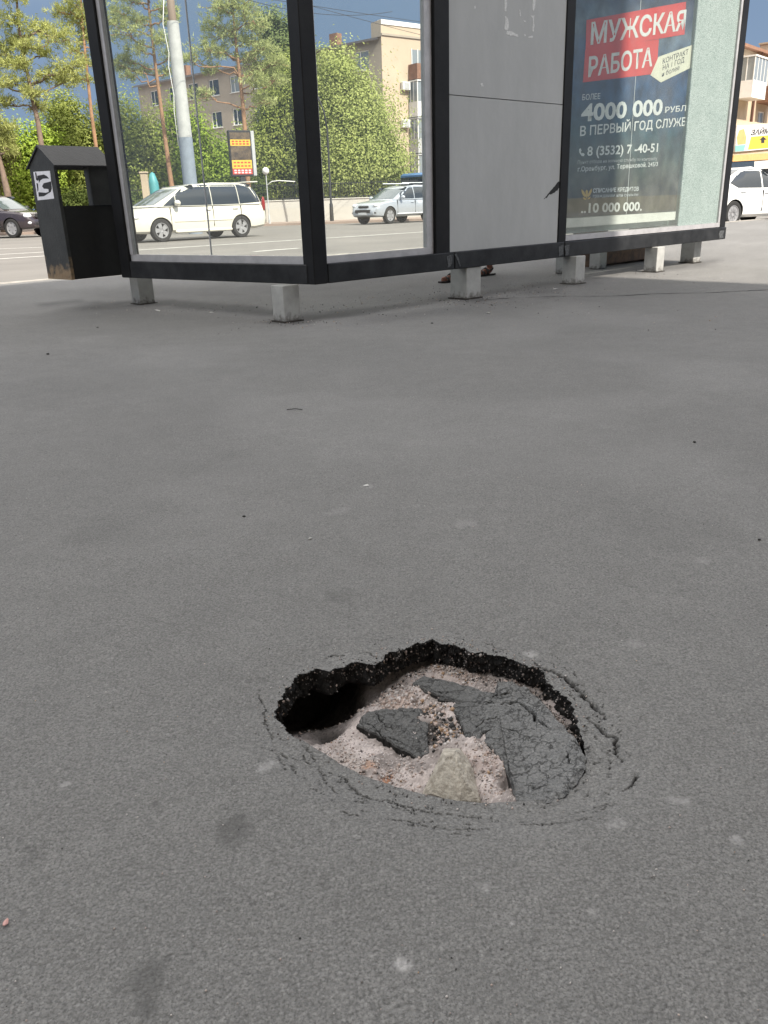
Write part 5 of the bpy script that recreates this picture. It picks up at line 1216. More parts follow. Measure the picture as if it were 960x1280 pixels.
for s in (8, 19, 29):
    c_ = base + dl * s - nl * 3.4; m_ = MB(); m_.box((c_[0], c_[1], zev + 1.0), (.9, .6, 1.3), dl); m_.build('chimney', M['brick_dark'], roof_o)
# gable parapet over the corner with a pale capping
m_ = MB(); a_ = base + nr * .06; c_ = base + dr * LR + nr * .06
m_.prism([z3_(a_, ztop), z3_(c_, ztop), z3_(c_, ztop + .32), z3_(a_, ztop + .32)], -nr * .5); m_.build('parapet_cap', M['white'], apt)
m_ = MB(); m_.prism([z3_(a_ - nr * .05, ztop - .75), z3_(a_ + dr * LR - nr * .05, ztop - .75), z3_(a_ + dr * LR - nr * .05, ztop - .60), z3_(a_ - nr * .05, ztop - .60)], nr * .08); m_.build('string_course', M['wall_tan'], apt)
m_ = MB(); m_.prism([z3_(base + nl * .02, zev), z3_(base + dl * 1.0 + nl * .02, zev), z3_(base + dl * 1.0 + nl * .02, ztop + .2), z3_(base + nl * .02, ztop + .3)], -nl * .3); m_.build('parapet_return', M['wall_tan'], apt)
def balcony(root, P0, d, n, s0, s1, z, dep, kind):
    P = lambda s, o, zz_: np.array(P0) + np.array(d) * s + np.array(n) * o + np.array([0, 0, zz_])
    hs = {'brick': 'brick_dark', 'white': 'balc_white', 'grey': 'balc_grey', 'open': 'wall_orange'}[kind]; m_ = MB()
    def bx(sa, sb, oa, ob, za, zb_): m_.hexa([P(sa, oa, za), P(sb, oa, za), P(sb, ob, za), P(sa, ob, za), P(sa, oa, zb_), P(sb, oa, zb_), P(sb, ob, zb_), P(sa, ob, zb_)])
    bx(s0, s1, .002, dep, z, z + .14); bx(s0, s1, dep - .07, dep - .003, z + .14, z + 1.1); bx(s0 + .003, s0 + .07, .002, dep - .072, z + .14, z + 1.1); bx(s1 - .07, s1 - .003, .002, dep - .072, z + .14, z + 1.1)
    if kind in ('white', 'grey'): bx(s0 - .04, s1 + .04, .002, dep + .04, z + 2.56, z + 2.66)
    o = m_.build('balcony', M[hs], root)
    if kind in ('white', 'grey'):
        m_ = MB(); k = 4
        for i in range(k + 1):
            s = s0 + .03 + (s1 - s0 - .06) * i / k; bx(s - .03, s + .03, dep - .06, dep - .005, z + 1.101, z + 2.558)
        for oo in (.2, dep * .55): bx(s0 + .005, s0 + .06, oo - .03, oo + .03, z + 1.101, z + 2.558); bx(s1 - .06, s1 - .005, oo - .03, oo + .03, z + 1.101, z + 2.558)
        m_.build('glazing_frame', M['white'], o)
        m_ = MB(); bx(s0 + .05, s1 - .05, dep - .04, dep - .03, z + 1.102, z + 2.556); bx(s0 + .03, s0 + .04, .004, dep - .062, z + 1.102, z + 2.556); bx(s1 - .04, s1 - .03, .004, dep - .062, z + 1.102, z + 2.556); m_.build('pane', M['pane_pale'], o)
    return o
def apt_hit(px, py):
    r_ = ray(px, py); o_ = np.array([0, 0, CAM_H]); t_ = ((base - o_) @ nr) / (r_ @ nr); p_ = o_ + r_ * t_; return float((p_ - base) @ dr), float(p_[2])
sB = apt_hit(510.5, 95)[0]
print('balcony s', sB, [round(z, 2) for z in zfl], [apt_hit(512, y)[1] for y in (80, 95, 97, 118, 137, 160, 178)])
kinds = ['brick', 'white', 'grey', 'grey', 'open']
for k, z in enumerate(zfl):
    for s in (sB, 17.0): balcony(apt, base, dr, nr, s, s + 3.3, z - .62, 1.1, kinds[(k + (s > 9) * 2) % 5])
    m_ = MB(); p0_ = base + dr * 5.9
    w_ = [(sB + .35, sB + 2.85, z + .15, z + 1.6), (17.3, 19.8, z + .15, z + 1.6)]
    for s0, s1, za, zb_ in w_:
        f = MB(); a_ = [base + dr * s + nr * .03 + np.array([0, 0, zz_]) for s, zz_ in ((s0, za), (s1, za), (s1, zb_), (s0, zb_))]; f.prism(a_, -nr * .02)
        o = f.build('balcony_window', M['pane_pale'], apt)
        fr = MB()
        for s in np.linspace(s0, s1, 5): 
            c_ = base + dr * s + nr * .045; fr.box((c_[0], c_[1], (za + zb_) / 2), (.07, .03, zb_ - za + .1), dr)
        fr.build('frame', M['white'], o)
def aircon(root, P0, d, n, s, z):
    c_ = np.array(P0) + np.array(d) * s + np.array(n) * .20; m_ = MB(); m_.box((c_[0], c_[1], z), (.8, .32, .6), d, bev=.03); o = m_.build('air_conditioner', M['balc_white'], root)
    c2 = c_ + np.array(n) * .17; m_ = MB(); mc = MB(); mc.box((c2[0], c2[1], z), (.45, .03, .45), d, bev=.01); mc.build('fan_grille', M['balc_grey'], o)
for px in ((505, 108), (505, 155)):
    r_ = ray(*px); o_ = np.array([0, 0, CAM_H]); t_ = ((base - o_) @ nr) / (r_ @ nr); p_ = o_ + r_ * t_; aircon(apt, base, dr, nr, float((p_ - base) @ dr), float(p_[2]))
# the block at the right edge with glazed balconies
R0 = AT(922, 58, 64); d2 = np.array([.66, .75, 0]); d2 /= np.linalg.norm(d2); n2 = np.array([d2[1], -d2[0], 0]); b0 = np.array([R0[0], R0[1], 0]) - d2 * 6; zt2 = R0[2]
blk = thing('apartment_block', 'cream brick apartment block with glazed balconies at the right edge', 'building', b0)
zf2 = [zt2 - .5 - 2.75 * (k + 1) + .6 for k in range(5)]
w2 = [(s, s + 1.5, z + .2, z + 1.65) for z in zf2 if z > .2 for s in (1.2, 7.4 + 4.6, 15.6, 19.0, 24, 28)]
b_ = MB(); facade(b_, b0, d2, 34, -.3, zt2, w2, n2)
e3, e4, e5 = b0 + d2 * 34, b0 + d2 * 34 - n2 * 12, b0 - n2 * 12
for p_, q_ in ((e3, e4), (e4, e5), (e5, b0)): b_.add([z3_(p_, -.3), z3_(q_, -.3), z3_(q_, zt2), z3_(p_, zt2)], [(0, 1, 2, 3)])
b_.build('wall', M['wall_cream'], blk); put_windows(blk, b0, d2, n2, w2)
b_ = MB(); q = [b0 + n2 * .4 - d2 * .4, e3 + n2 * .4, e4, e5]; b_.hexa([*(z3_(p, zt2 + .003) for p in q), *(z3_(p, zt2 + .2) for p in q)]); ro = b_.build('roof', M['brick_dark'], blk)
for s in (6.2, 11.4, 19):
    c_ = b0 + d2 * s - n2 * 2.2; m_ = MB(); m_.box((c_[0], c_[1], zt2 + .95), (1.0, .8, 1.5), d2); m_.box((c_[0], c_[1], zt2 + 1.76), (1.2, 1.0, .12), d2); m_.build('chimney', M['wall_cream'], ro)
for s, ks in ((6.4, ('white', 'brick', 'white', 'brick')), (11.2, ('brick', 'brick', 'grey', 'brick'))):
    for k, z in enumerate(zf2[:4]): balcony(blk, b0, d2, n2, s, s + 2.9, z - .6, 1.2, ks[k])
m_ = MB(); c_ = b0 + d2 * 10.3 + n2 * .12; m_.tube([z3_(c_, 0), z3_(c_, zt2 - .4), z3_(c_ + n2 * .3, zt2)], .09, 8); m_.build('drainpipe', M['drain'], blk)
# shop annexe with its loan sign, in front of that block
sg = AT(937, 160, 52); d3 = np.array([.70, .71, 0]); d3 /= np.linalg.norm(d3); n3 = np.array([d3[1], -d3[0], 0])
s0_ = np.array([sg[0], sg[1], 0]) - d3 * 5; shop = thing('shop', 'low shop with a white and yellow loan sign right of the shelter', 'shop', s0_)
def shop_hit(px, py, off):
    r_ = ray(px, py); o_ = np.array([0, 0, CAM_H]); c_ = s0_ + n3 * off; t_ = ((c_ - o_) @ n3) / (r_ @ n3); p_ = o_ + r_ * t_; return float((p_ - c_) @ d3), float(p_[2])
zst = shop_hit(945, 153, 0)[1]
b_ = MB(); q = [s0_, s0_ + d3 * 22, s0_ + d3 * 22 - n3 * 6, s0_ - n3 * 6]; b_.hexa([*(z3_(p, -.2) for p in q), *(z3_(p, zst) for p in q)]); b_.build('wall', M['wall_cream'], shop)
M['sign_white'] = mat('sign white', (.62, .60, .58), .6, var=.08, vscale=2); M['sign_yellow'] = mat('sign yellow', (.60, .40, .05), .6); M['sign_red'] = mat('sign red', (.45, .05, .035), .6); M['sign_orange'] = mat('sign orange', (.60, .36, .14), .6, var=.15, vscale=4); M['teal_print'] = mat('sign teal', (.18, .38, .36), .6)
def shop_plate(name, pxs, m, off, par, th=.05):
    P = [s0_ + d3 * a_ + n3 * off + np.array([0, 0, z_]) for a_, z_ in (shop_hit(x, y, off) for x, y in pxs)]; m_ = MB(); m_.prism(P, -n3 * th); return m_.build(name, M[m], par)
sb = shop_plate('sign_board', [(921, 157), (985, 153), (985, 184), (919, 190)], 'sign_white', .12, shop, .10)
shop_plate('yellow_panel', [(939, 171), (985, 167), (985, 183), (935, 187)], 'sign_yellow', .126, sb, .004)
shop_plate('picture_print', [(924, 163), (930, 161), (933, 172), (932, 180), (922, 181), (921, 172)], 'sign_orange', .126, sb, .004); shop_plate('picture_print', [(919, 182), (932, 181), (930, 188.5), (919, 189.5)], 'teal_print', .127, sb, .004)
shop_plate('house_mark', [(949.5, 175), (954, 170.5), (958.5, 174.5), (955.5, 174.8), (955.5, 178.5), (951.5, 179), (951.5, 175)], 'ink', .131, sb, .004)
shop_plate('fascia_strip', [(917, 194), (985, 190), (985, 198), (916, 202)], 'sign_orange', .10, shop, .08)
shop_plate('shop_window', [(915, 203), (943, 201), (943, 232), (912, 234)], 'pane', .05, shop, .03)
shop_plate('white_band', [(943, 202), (985, 198), (985, 210), (943, 212)], 'sign_white', .06, shop, .05); shop_plate('red_band', [(943, 212), (985, 210), (985, 221), (945, 223)], 'sign_red', .06, shop, .05)
def shop_text(body, p0, p1, cap, m, off, par, bold=.02, shear=.0):
    lay_words(body, p0, p1, cap, m, par, lambda x, y: shop_hit(x, y, off), lambda s, z: np.array([s0_ + d3 * s_ + n3 * off + np.array([0, 0, z_]) for s_, z_ in zip(s, z)]), bold, shear)
shop_text('ЗАЙМЫ', (938.5, 169), (969, 166), 6.2, 'ink', .128, sb, .03, .25)
# the block across the pavement, behind the camera: its shade covers the paving
ln = np.array([-.66, .75, 0.]); ln /= np.linalg.norm(ln)
Cn = G(960, 357) - ln * 9.0; Cn = np.array([Cn[0], Cn[1], 0])
bk = thing('apartment_block', 'beige apartment block across the pavement whose shade covers the paving', 'building', Cn)
Hk = 17.2; nk = NV.copy(); dkk = -U
wk_ = [(s, s + 1.6, z, z + 1.6) for z in (1.2, 4.3, 7.4, 10.5, 13.6) for s in np.arange(2.0, 52, 4.2)]
b_ = MB(); facade(b_, Cn, dkk, 56, -.1, Hk, wk_, nk)
e3, e4, e5 = Cn + dkk * 56, Cn + dkk * 56 - nk * 12, Cn - nk * 12
for p_, q_ in ((e3, e4), (e4, e5), (e5, Cn)): b_.add([z3_(p_, -.1), z3_(q_, -.1), z3_(q_, Hk), z3_(p_, Hk)], [(0, 1, 2, 3)])
b_.add([z3_(Cn, Hk - .01), z3_(e3, Hk - .01), z3_(e4, Hk - .01), z3_(e5, Hk - .01)], [(0, 1, 2, 3)])
b_.build('wall', M['wall_back'], bk); put_windows(bk, Cn, dkk, nk, wk_)

# ------------------------------------------------------------------ low wall, fence, street furniture
M['low_wall'] = mat('cream rendered wall', (.50, .48, .44), .9, var=.1, vscale=.8)
M['iron'] = mat('dark iron', (.022, .022, .022), .6)
wa = G(345, 279.5, -.03); wa[1] = 53.5; wb_ = wa + np.array([6.2, .2, 0]); wd = (wb_ - wa) / np.linalg.norm(wb_ - wa); wn = np.array([wd[1], -wd[0], 0])
w0, w1 = wa - wd * 1.2, wb_ + wd * 14; wz = AT(400, 250, (wa[1] + wb_[1]) / 2)[2]
lw = thing('low_wall', 'low cream wall topped by a dark iron fence beyond the road', 'wall', (w0 + w1) / 2)
m_ = MB(); L = np.linalg.norm(w1 - w0); c_ = (w0 + w1) / 2; m_.box((c_[0], c_[1], wz / 2 - .05), (L, .3, wz + .1), wd, bev=.02); m_.build('wall', M['low_wall'], lw)
m_ = MB(); m_.box((c_[0], c_[1], wz + .04), (L, .38, .07), wd, bev=.01); m_.build('coping', M['low_wall'], lw)
for i in range(3):
    p_ = w0 - wd * (.45 + i * 4.5); m_ = MB(); m_.box((p_[0], p_[1], wz / 2), (.55, .5, wz + .1), wd, bev=.02); m_.build('pillar', M['kerb'], lw)
    if i < 2: q_ = w0 - wd * (.45 + i * 4.5 + 2.25); m_ = MB(); m_.box((q_[0], q_[1], wz / 2 - .05), (3.9, .28, wz), wd, bev=.02); m_.build('wall', M['low_wall'], lw)
m_ = MB(); f0 = w0 - wd * 9.2
for i in range(int((L + 9) / .14)):
    p_ = f0 + wd * .14 * i; m_.box((p_[0], p_[1], wz + .55), (.022, .022, .95), wd)
pk = m_.build('pickets', M['iron'], lw); tag(pk, kind='stuff')
for z_ in (.16, .92):
    m_ = MB(); c2 = f0 + wd * (L + 9) / 2; m_.box((c2[0], c2[1], wz + z_), (L + 9, .04, .04), wd); m_.build('fence_rail', M['iron'], lw)
# concrete tram pole with a painted foot
M['pole'] = mat('pale concrete pole', (.44, .45, .44), .8, var=.2, vscale=3); M['pole_blue'] = mat('blue-grey painted foot', (.22, .26, .31), .7, var=.15, vscale=4)
pb = AT(238, 222, 37); pt = AT(213, 10, 37); ptx = (pb[0] + pt[0]) / 2
lpz = AT(232, 172, 37)[2]; poleo = thing('tram_pole', 'thick pale concrete tram pole with blue-grey foot behind the minivan', 'pole', (ptx, 37, -.15))
zc = AT(215, 27, 37)[2] + .15
m_ = MB(); m_.lathe([(.295, 0), (.288, lpz + .15)], n=20); m_.build('painted_foot', M['pole_blue'], poleo, smooth=40, local=True)
m_ = MB(); m_.lathe([(.28, lpz + .152), (.23, zc)], n=20); m_.build('shaft', M['pole'], poleo, smooth=40, local=True)
M['brownish'] = mat('brown steel cap', (.20, .15, .11), .7)
m_ = MB(); m_.lathe([(.001, zc - .02), (.16, zc), (.15, zc + .9), (.10, zc + 1.0), (.09, zc + 2.6)], n=14); m_.build('steel_cap', M['brownish'], poleo, smooth=40, local=True)
for k_, z_ in enumerate((zc - 1.2, zc - 2.0, zc - 2.7, zc - 3.5)):
    m_ = MB(); m_.lathe([(.20, z_), (.244 + .006 * k_, z_), (.244 + .006 * k_, z_ + .03), (.20, z_ + .03)], n=18); m_.build('band', M['balc_grey'], poleo, local=True)
m_ = MB(); m_.tube([(-.22, -.1, zc + .8), (-.36, -.16, zc - .1), (-.25, -.16, zc - 1.1), (-.32, -.18, zc - 1.6), (-.24, -.16, zc - 2.6), (-.30, -.18, zc - 3.2), (-.28, -.18, zc - 4.5)], .016, 6); m_.build('cable', M['balc_white'], poleo, smooth=True, local=True)
m_ = MB(); m_.tube([(0, 0, zc + .9), (-1.0, .3, zc + 1.9), (-2.4, .6, zc + 2.4)], [.06, .05, .04], 8); m_.build('arm', M['balc_grey'], poleo, smooth=True, local=True)
# wires across the street
for (a_, b__, y0, y1, lab) in (((300, 0), (356, 8), 34, 36, 'thin tram wire high in the left glass beside the round pine crown'), ((300, -4), (560, 30), 38, 48, 'upper of two tram wires crossing the sky above the willow'), ((396, 12), (560, 50), 40, 50, 'lower of two tram wires crossing the sky above the willow')):
    p_, q_ = AT(*a_, y0), AT(*b__, y1); d_ = q_ - p_; p_, q_ = p_ - d_ * 1.0, q_ + d_ * 3.0; pts_ = []
    for i in range(17):
        t_ = i / 16; v_ = p_ + (q_ - p_) * t_; v_[2] -= .5 * 4 * t_ * (1 - t_) - .4; pts_.append(v_)
    m_ = MB(); m_.tube(pts_, .011, 5)
    tag(m_.build('overhead_wire', M['iron'], smooth=True), lab, 'wire', 'overhead tram wires')
# poster pillar
bp_ = AT(303, 220, 47); bt = AT(300, 162, 47); pil = thing('poster_pillar', 'lit-box street poster on a leg with yellow and red bands beyond the road', 'billboard', (bp_[0], 47, -.03), R(28))
hw_ = .62; z0, z1 = bp_[2], bt[2]
m_ = MB(); m_.box((0, 0, (z0 + z1) / 2), (2 * hw_, .22, z1 - z0), bev=.03); fr = m_.build('case', M['iron'], pil, local=True)
m_ = MB(); m_.box((0, 0, z0 / 2), (.3, .16, z0), bev=.02); m_.build('leg', M['iron'], pil, local=True)
m_ = MB(); m_.box((hw_ + .10, .02, (z0 + z1) / 2), (.19, .2, z1 - z0 - .05), bev=.02); m_.build('side_strip', M['balc_grey'], pil, local=True)
H_ = z1 - z0
M['pic'] = mat('dark picture print', (.035, .025, .02), .5, var=1, vscale=4, col2=(.14, .10, .06), obj=True)
for a_, b__, mm in ((.05, .17, 'sign_red'), (.175, .36, 'sign_yellow'), (.365, .66, 'pic'), (.665, .80, 'sign_yellow'), (.805, .95, 'pic')):
    m_ = MB(); m_.box((0, -.115, z0 + H_ * (a_ + b__) / 2), (2 * hw_ - .14, .012, H_ * (b__ - a_))); po = m_.build('poster', M[mm], pil, local=True)
    if mm in ('sign_yellow', 'sign_red'):
        for r_ in range(2):
            for k_ in range(5):
                m2_ = MB(); m2_.box((-.40 + .2 * k_, -.1225, z0 + H_ * (a_ + (b__ - a_) * (.3 + .4 * r_))), (.13, .003, .07)); m2_.build('print_mark', M['red' if mm == 'sign_yellow' else 'white_print'], po, local=True)
# globe lamp
gp = AT(332, 213, 49); gl_ = thing('globe_lamp', 'white globe lamp on a slim post beside the poster pillar', 'street lamp', (gp[0], 49, -.03))
m_ = MB(); m_.ell((0, 0, gp[2]), (.19, .19, .19), 20, 14); m_.build('globe', M['white'], gl_, smooth=True, local=True)
m_ = MB(); m_.lathe([(.07, 0), (.05, .4), (.032, .45), (.03, gp[2] - .19), (.07, gp[2] - .17)], n=12); m_.build('post', M['balc_grey'], gl_, smooth=40, local=True)
m_ = MB(); m_.tube([(0, 0, gp[2] - .75), (.3, 0, gp[2] - .55), (.7, 0, gp[2] - .52), (1.6, .0, gp[2] - .6)], .028, 6); m_.build('arm', M['balc_white'], gl_, smooth=True, local=True)
# dark lamp post seen through the middle pane
ip_ = AT(411, 200, 50); lpz1 = AT(406, 160, 50)[2]; io = thing('lamp_post', 'dark iron lamp post in front of the pale green tree', 'lamp post', (ip_[0], 50, -.03))
m_ = MB(); m_.lathe([(.12, 0), (.10, .9), (.06, 1.0), (.05, lpz1)], n=12); m_.build('post', M['iron'], io, smooth=40, local=True)
m_ = MB(); m_.tube([(0, 0, lpz1 - .05), (-.12, 0, lpz1 + .8), (-.4, 0, lpz1 + 1.6), (-.8, 0, lpz1 + 1.9)], [.05, .045, .04, .035], 8); m_.build('arm', M['iron'], io, smooth=True, local=True)
m_ = MB(); m_.box((-1.05, 0, lpz1 + 1.9), (.55, .22, .12), bev=.04); m_.build('lamp_head', M['iron'], io, local=True)
m_ = MB(); m_.box((-.08, -.02, AT(408, 182, 50)[2]), (.3, .06, .06), bev=.01); m_.build('bracket', M['iron'], io, local=True)
# teal barrel and the short post beside it
M['teal'] = mat('teal plastic', (.07, .28, .30), .5, var=.15, vscale=3)
tp = AT(192, 232, 43); tb = thing('barrel', 'teal round-topped barrel standing under the tall pine', 'barrel', (tp[0], 43, -.03)); tz = AT(192, 214, 43)[2]
m_ = MB(); m_.lathe([(.24, 0), (.27, .1), (.28, tz * .55), (.24, tz * .82), (.12, tz * .97), (.001, tz)], n=20); m_.build('shell', M['teal'], tb, smooth=40, local=True)
m_ = MB(); m_.lathe([(.285, tz * .5), (.30, tz * .52), (.30, tz * .57), (.285, tz * .59)], n=20); m_.build('rim_band', M['balc_grey'], tb, local=True)
sp_ = AT(182, 236, 42.5); so2 = thing('gate_post', 'short beige gate post left of the teal barrel', 'post', (sp_[0], 42.5, -.03)); sz2 = AT(182, 216, 42.5)[2]
m_ = MB(); m_.box((0, 0, sz2 / 2), (.30, .30, sz2), bev=.02); m_.build('shaft', M['wall_cream'], so2, local=True); m_ = MB(); m_.box((0, 0, sz2 + .04), (.38, .38, .08), bev=.02); m_.build('cap', M['wall_cream'], so2, local=True)
# ------------------------------------------------------------------ trees
M['leaf'] = leafmat('leaves')
M['bark'] = mat('grey bark', (.16, .13, .10), .95, var=.4, vscale=6, bump=.6, bscale=25)
M['pine_bark'] = mat('orange pine bark', (.34, .20, .115), .95, var=.35, vscale=5, bump=.5, bscale=25)
M['pine_bark_grey'] = mat('grey pine bark', (.22, .16, .12), .95, var=.35, vscale=5, bump=.5, bscale=25)
def leaves(lobes, n, size, cols, flat_=1.0, gap=.35, drop=0.0, clump=None):
    n = int(n * 2.1); size = size * .60; D_ = []
    """small leaf faces gathered in sprays through the lobes: lobes = (centre, radii)"""
    vol = np.array([max(.2, l[1][0] * l[1][1] * l[1][2]) ** .75 for l in lobes]); vol /= vol.sum(); V_ = []; K_ = []
    for (c, r_), w in zip(lobes, vol):
        m_ = max(20, int(n * w)); ns = max(5, m_ // 34)
        u = rng.normal(size=(ns, 3)); u /= np.linalg.norm(u, axis=1)[:, None]; rad = rng.uniform(gap, 1.0, ns) ** .55
        rad *= 1 + .30 * rng.normal(size=ns)
        sc_ = np.array(c) + u * rad[:, None] * np.array(r_)
        idx = rng.integers(0, ns, m_); sp_ = clump or (.16 * min(r_) + .12)
        p = sc_[idx] + rng.normal(size=(m_, 3)) * sp_ * np.array([1, 1, flat_]); p[:, 2] -= drop * rng.random(m_)
        D_.append((p - np.array(c)) / np.array(r_)); V_.append(p); tone = rng.random(ns)[idx] * .7 + rng.random(m_) * .3; K_.append(tone)
    P = np.vstack(V_); T = np.concatenate(K_); n_ = len(P)
    nn = rng.normal(size=(n_, 3)) * .45 + np.vstack(D_) * .9 + np.array([0, 0, .45]); nn /= np.linalg.norm(nn, axis=1)[:, None]   # leaves face up and outward
    a = rng.normal(size=(n_, 3)); a -= nn * (a * nn).sum(1)[:, None]; a /= np.linalg.norm(a, axis=1)[:, None]; b = np.cross(nn, a)
    s = size * rng.uniform(.6, 1.3, n_)[:, None]
    Q = np.stack([P - a * s, P - b * s * .5, P + a * s, P + b * s * .5], 1).reshape(-1, 3)
    F_ = np.arange(4 * n_).reshape(n_, 4); c0, c1 = np.array(cols[0]), np.array(cols[1]); cc = c0 + (c1 - c0) * T[:, None]
    return Q, F_, np.repeat(np.concatenate([cc, np.ones((n_, 1))], 1), 4, 0)
def crown(parent, lobes, n, size, cols, **k):
    Q, F_, cc = leaves(lobes, n, size, cols, **k); A = np.array(WM[parent].inverted()); Q = Q @ A[:3, :3].T + A[:3, 3]
    return place(bpy.data.objects.new('crown', npmesh('crown', Q, F_, M['leaf'], False, cc)), parent=parent)
def limb(mb, a, b, r0_, r1_, wob=.08, n=5):
    a, b = np.array(a, float), np.array(b, float); L = np.linalg.norm(b - a); pts_ = [a + (b - a) * i / n + (rng.normal(size=3) * wob * L * .35 if 0 < i < n else 0) for i in range(n + 1)]
    mb.tube(pts_, list(np.linspace(r0_, r1_, n + 1)), 7)
def leafy(label, px_lobes, Y, cols, n, size, depth=.8, stem=None, **k):
    """lobes given as (x, y, rx, ry) surveyed on the picture at distance Y"""
    lobes = []
    for x, y, rx, ry in px_lobes:
        c = AT(x, y, Y); s = Y / FPX * 1.02; lobes.append((c + np.array([0, rng.uniform(-.4, .4) * rx * s, 0]), (rx * s, max(.5, rx * s * depth), ry * s)))
    x0 = np.mean([l[0][0] for l in lobes]) if stem is None else AT(stem, 240, Y)[0]
    t = thing('leafy_tree', label, 'tree', (x0, Y, -.03)); b = np.array([x0, Y, -.03]); m_ = MB(); ztop_ = max(l[0][2] for l in lobes); fork = b + np.array([.15, 0, max(1.2, ztop_ * .35)])
    m_.tube([b, b + np.array([.04, .02, fork[2] * .5]), fork], [.035 * ztop_ + .05, .03 * ztop_ + .04, .024 * ztop_ + .03], 9)
    for c, r_ in lobes: limb(m_, fork, c + np.array([0, 0, r_[2] * .3]), .018 * ztop_ + .02, .02)
    m_.build('trunk', M['bark'], t, smooth=True)
    crown(t, lobes, n, size, cols, **k)
    return t
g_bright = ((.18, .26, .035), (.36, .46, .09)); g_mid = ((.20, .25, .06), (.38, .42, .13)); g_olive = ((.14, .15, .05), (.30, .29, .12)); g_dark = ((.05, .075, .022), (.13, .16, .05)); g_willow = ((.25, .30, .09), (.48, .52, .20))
leafy('bright green leafy tree at the left edge behind the dark SUV', [(30, 205, 30, 36), (58, 185, 18, 22), (14, 225, 22, 24), (55, 228, 22, 26), (30, 240, 30, 18)], 54, g_bright, 14000, .16)
leafy('tall olive-green leafy tree seen just above the litter bin', [(88, 170, 28, 38), (75, 140, 18, 20), (108, 195, 34, 36), (80, 215, 30, 36), (110, 235, 34, 24)], 57, g_mid, 16000, .16)
leafy('leafy tree between the shelter post and the tall orange pine', [(155, 165, 26, 34), (150, 205, 34, 38), (184, 185, 28, 38), (165, 240, 36, 28), (205, 215, 24, 40)], 58, g_mid, 17000, .16)
leafy('fresh green leafy tree right of the pale tram pole', [(228, 160, 20, 28), (245, 190, 26, 34), (262, 222, 28, 30), (235, 225, 24, 28), (283, 200, 18, 26)], 58, g_bright, 13000, .16)
leafy('dark leafy tree behind the poster pillar', [(352, 110, 26, 30), (345, 160, 30, 34), (330, 195, 26, 30), (358, 210, 30, 34), (310, 215, 22, 26), (345, 238, 34, 20)], 60, g_mid, 17000, .16)
leafy('pale green crown rising behind the right-hand pine', [(352, 52, 22, 24), (338, 35, 16, 16), (365, 75, 20, 24)], 66, ((.12, .17, .06), (.24, .28, .12)), 7000, .18)
leafy('big pale yellow-green willow in front of the peach building', [(418, 78, 24, 26), (410, 105, 26, 34), (440, 115, 32, 32), (455, 150, 40, 40), (425, 160, 38, 40), (470, 185, 34, 36), (440, 205, 44, 34), (490, 210, 24, 28), (405, 200, 26, 40)], 58, g_willow, 34000, .15, drop=.9)
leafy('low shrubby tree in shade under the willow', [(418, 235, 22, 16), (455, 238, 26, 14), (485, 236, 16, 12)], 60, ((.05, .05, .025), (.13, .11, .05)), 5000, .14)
leafy('small yellow tree at the far left edge of the view', [(3, 185, 14, 18), (-12, 215, 22, 30), (-30, 170, 26, 30)], 50, g_olive, 6000, .16)
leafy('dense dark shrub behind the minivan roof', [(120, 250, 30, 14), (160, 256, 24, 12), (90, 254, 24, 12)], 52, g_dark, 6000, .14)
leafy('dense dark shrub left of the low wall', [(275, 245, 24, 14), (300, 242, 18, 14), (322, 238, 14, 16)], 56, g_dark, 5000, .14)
leafy('green tree between the willow and the dark lamp post', [(385, 150, 22, 40), (380, 205, 26, 36), (372, 100, 18, 30)], 62, g_mid, 9000, .16)

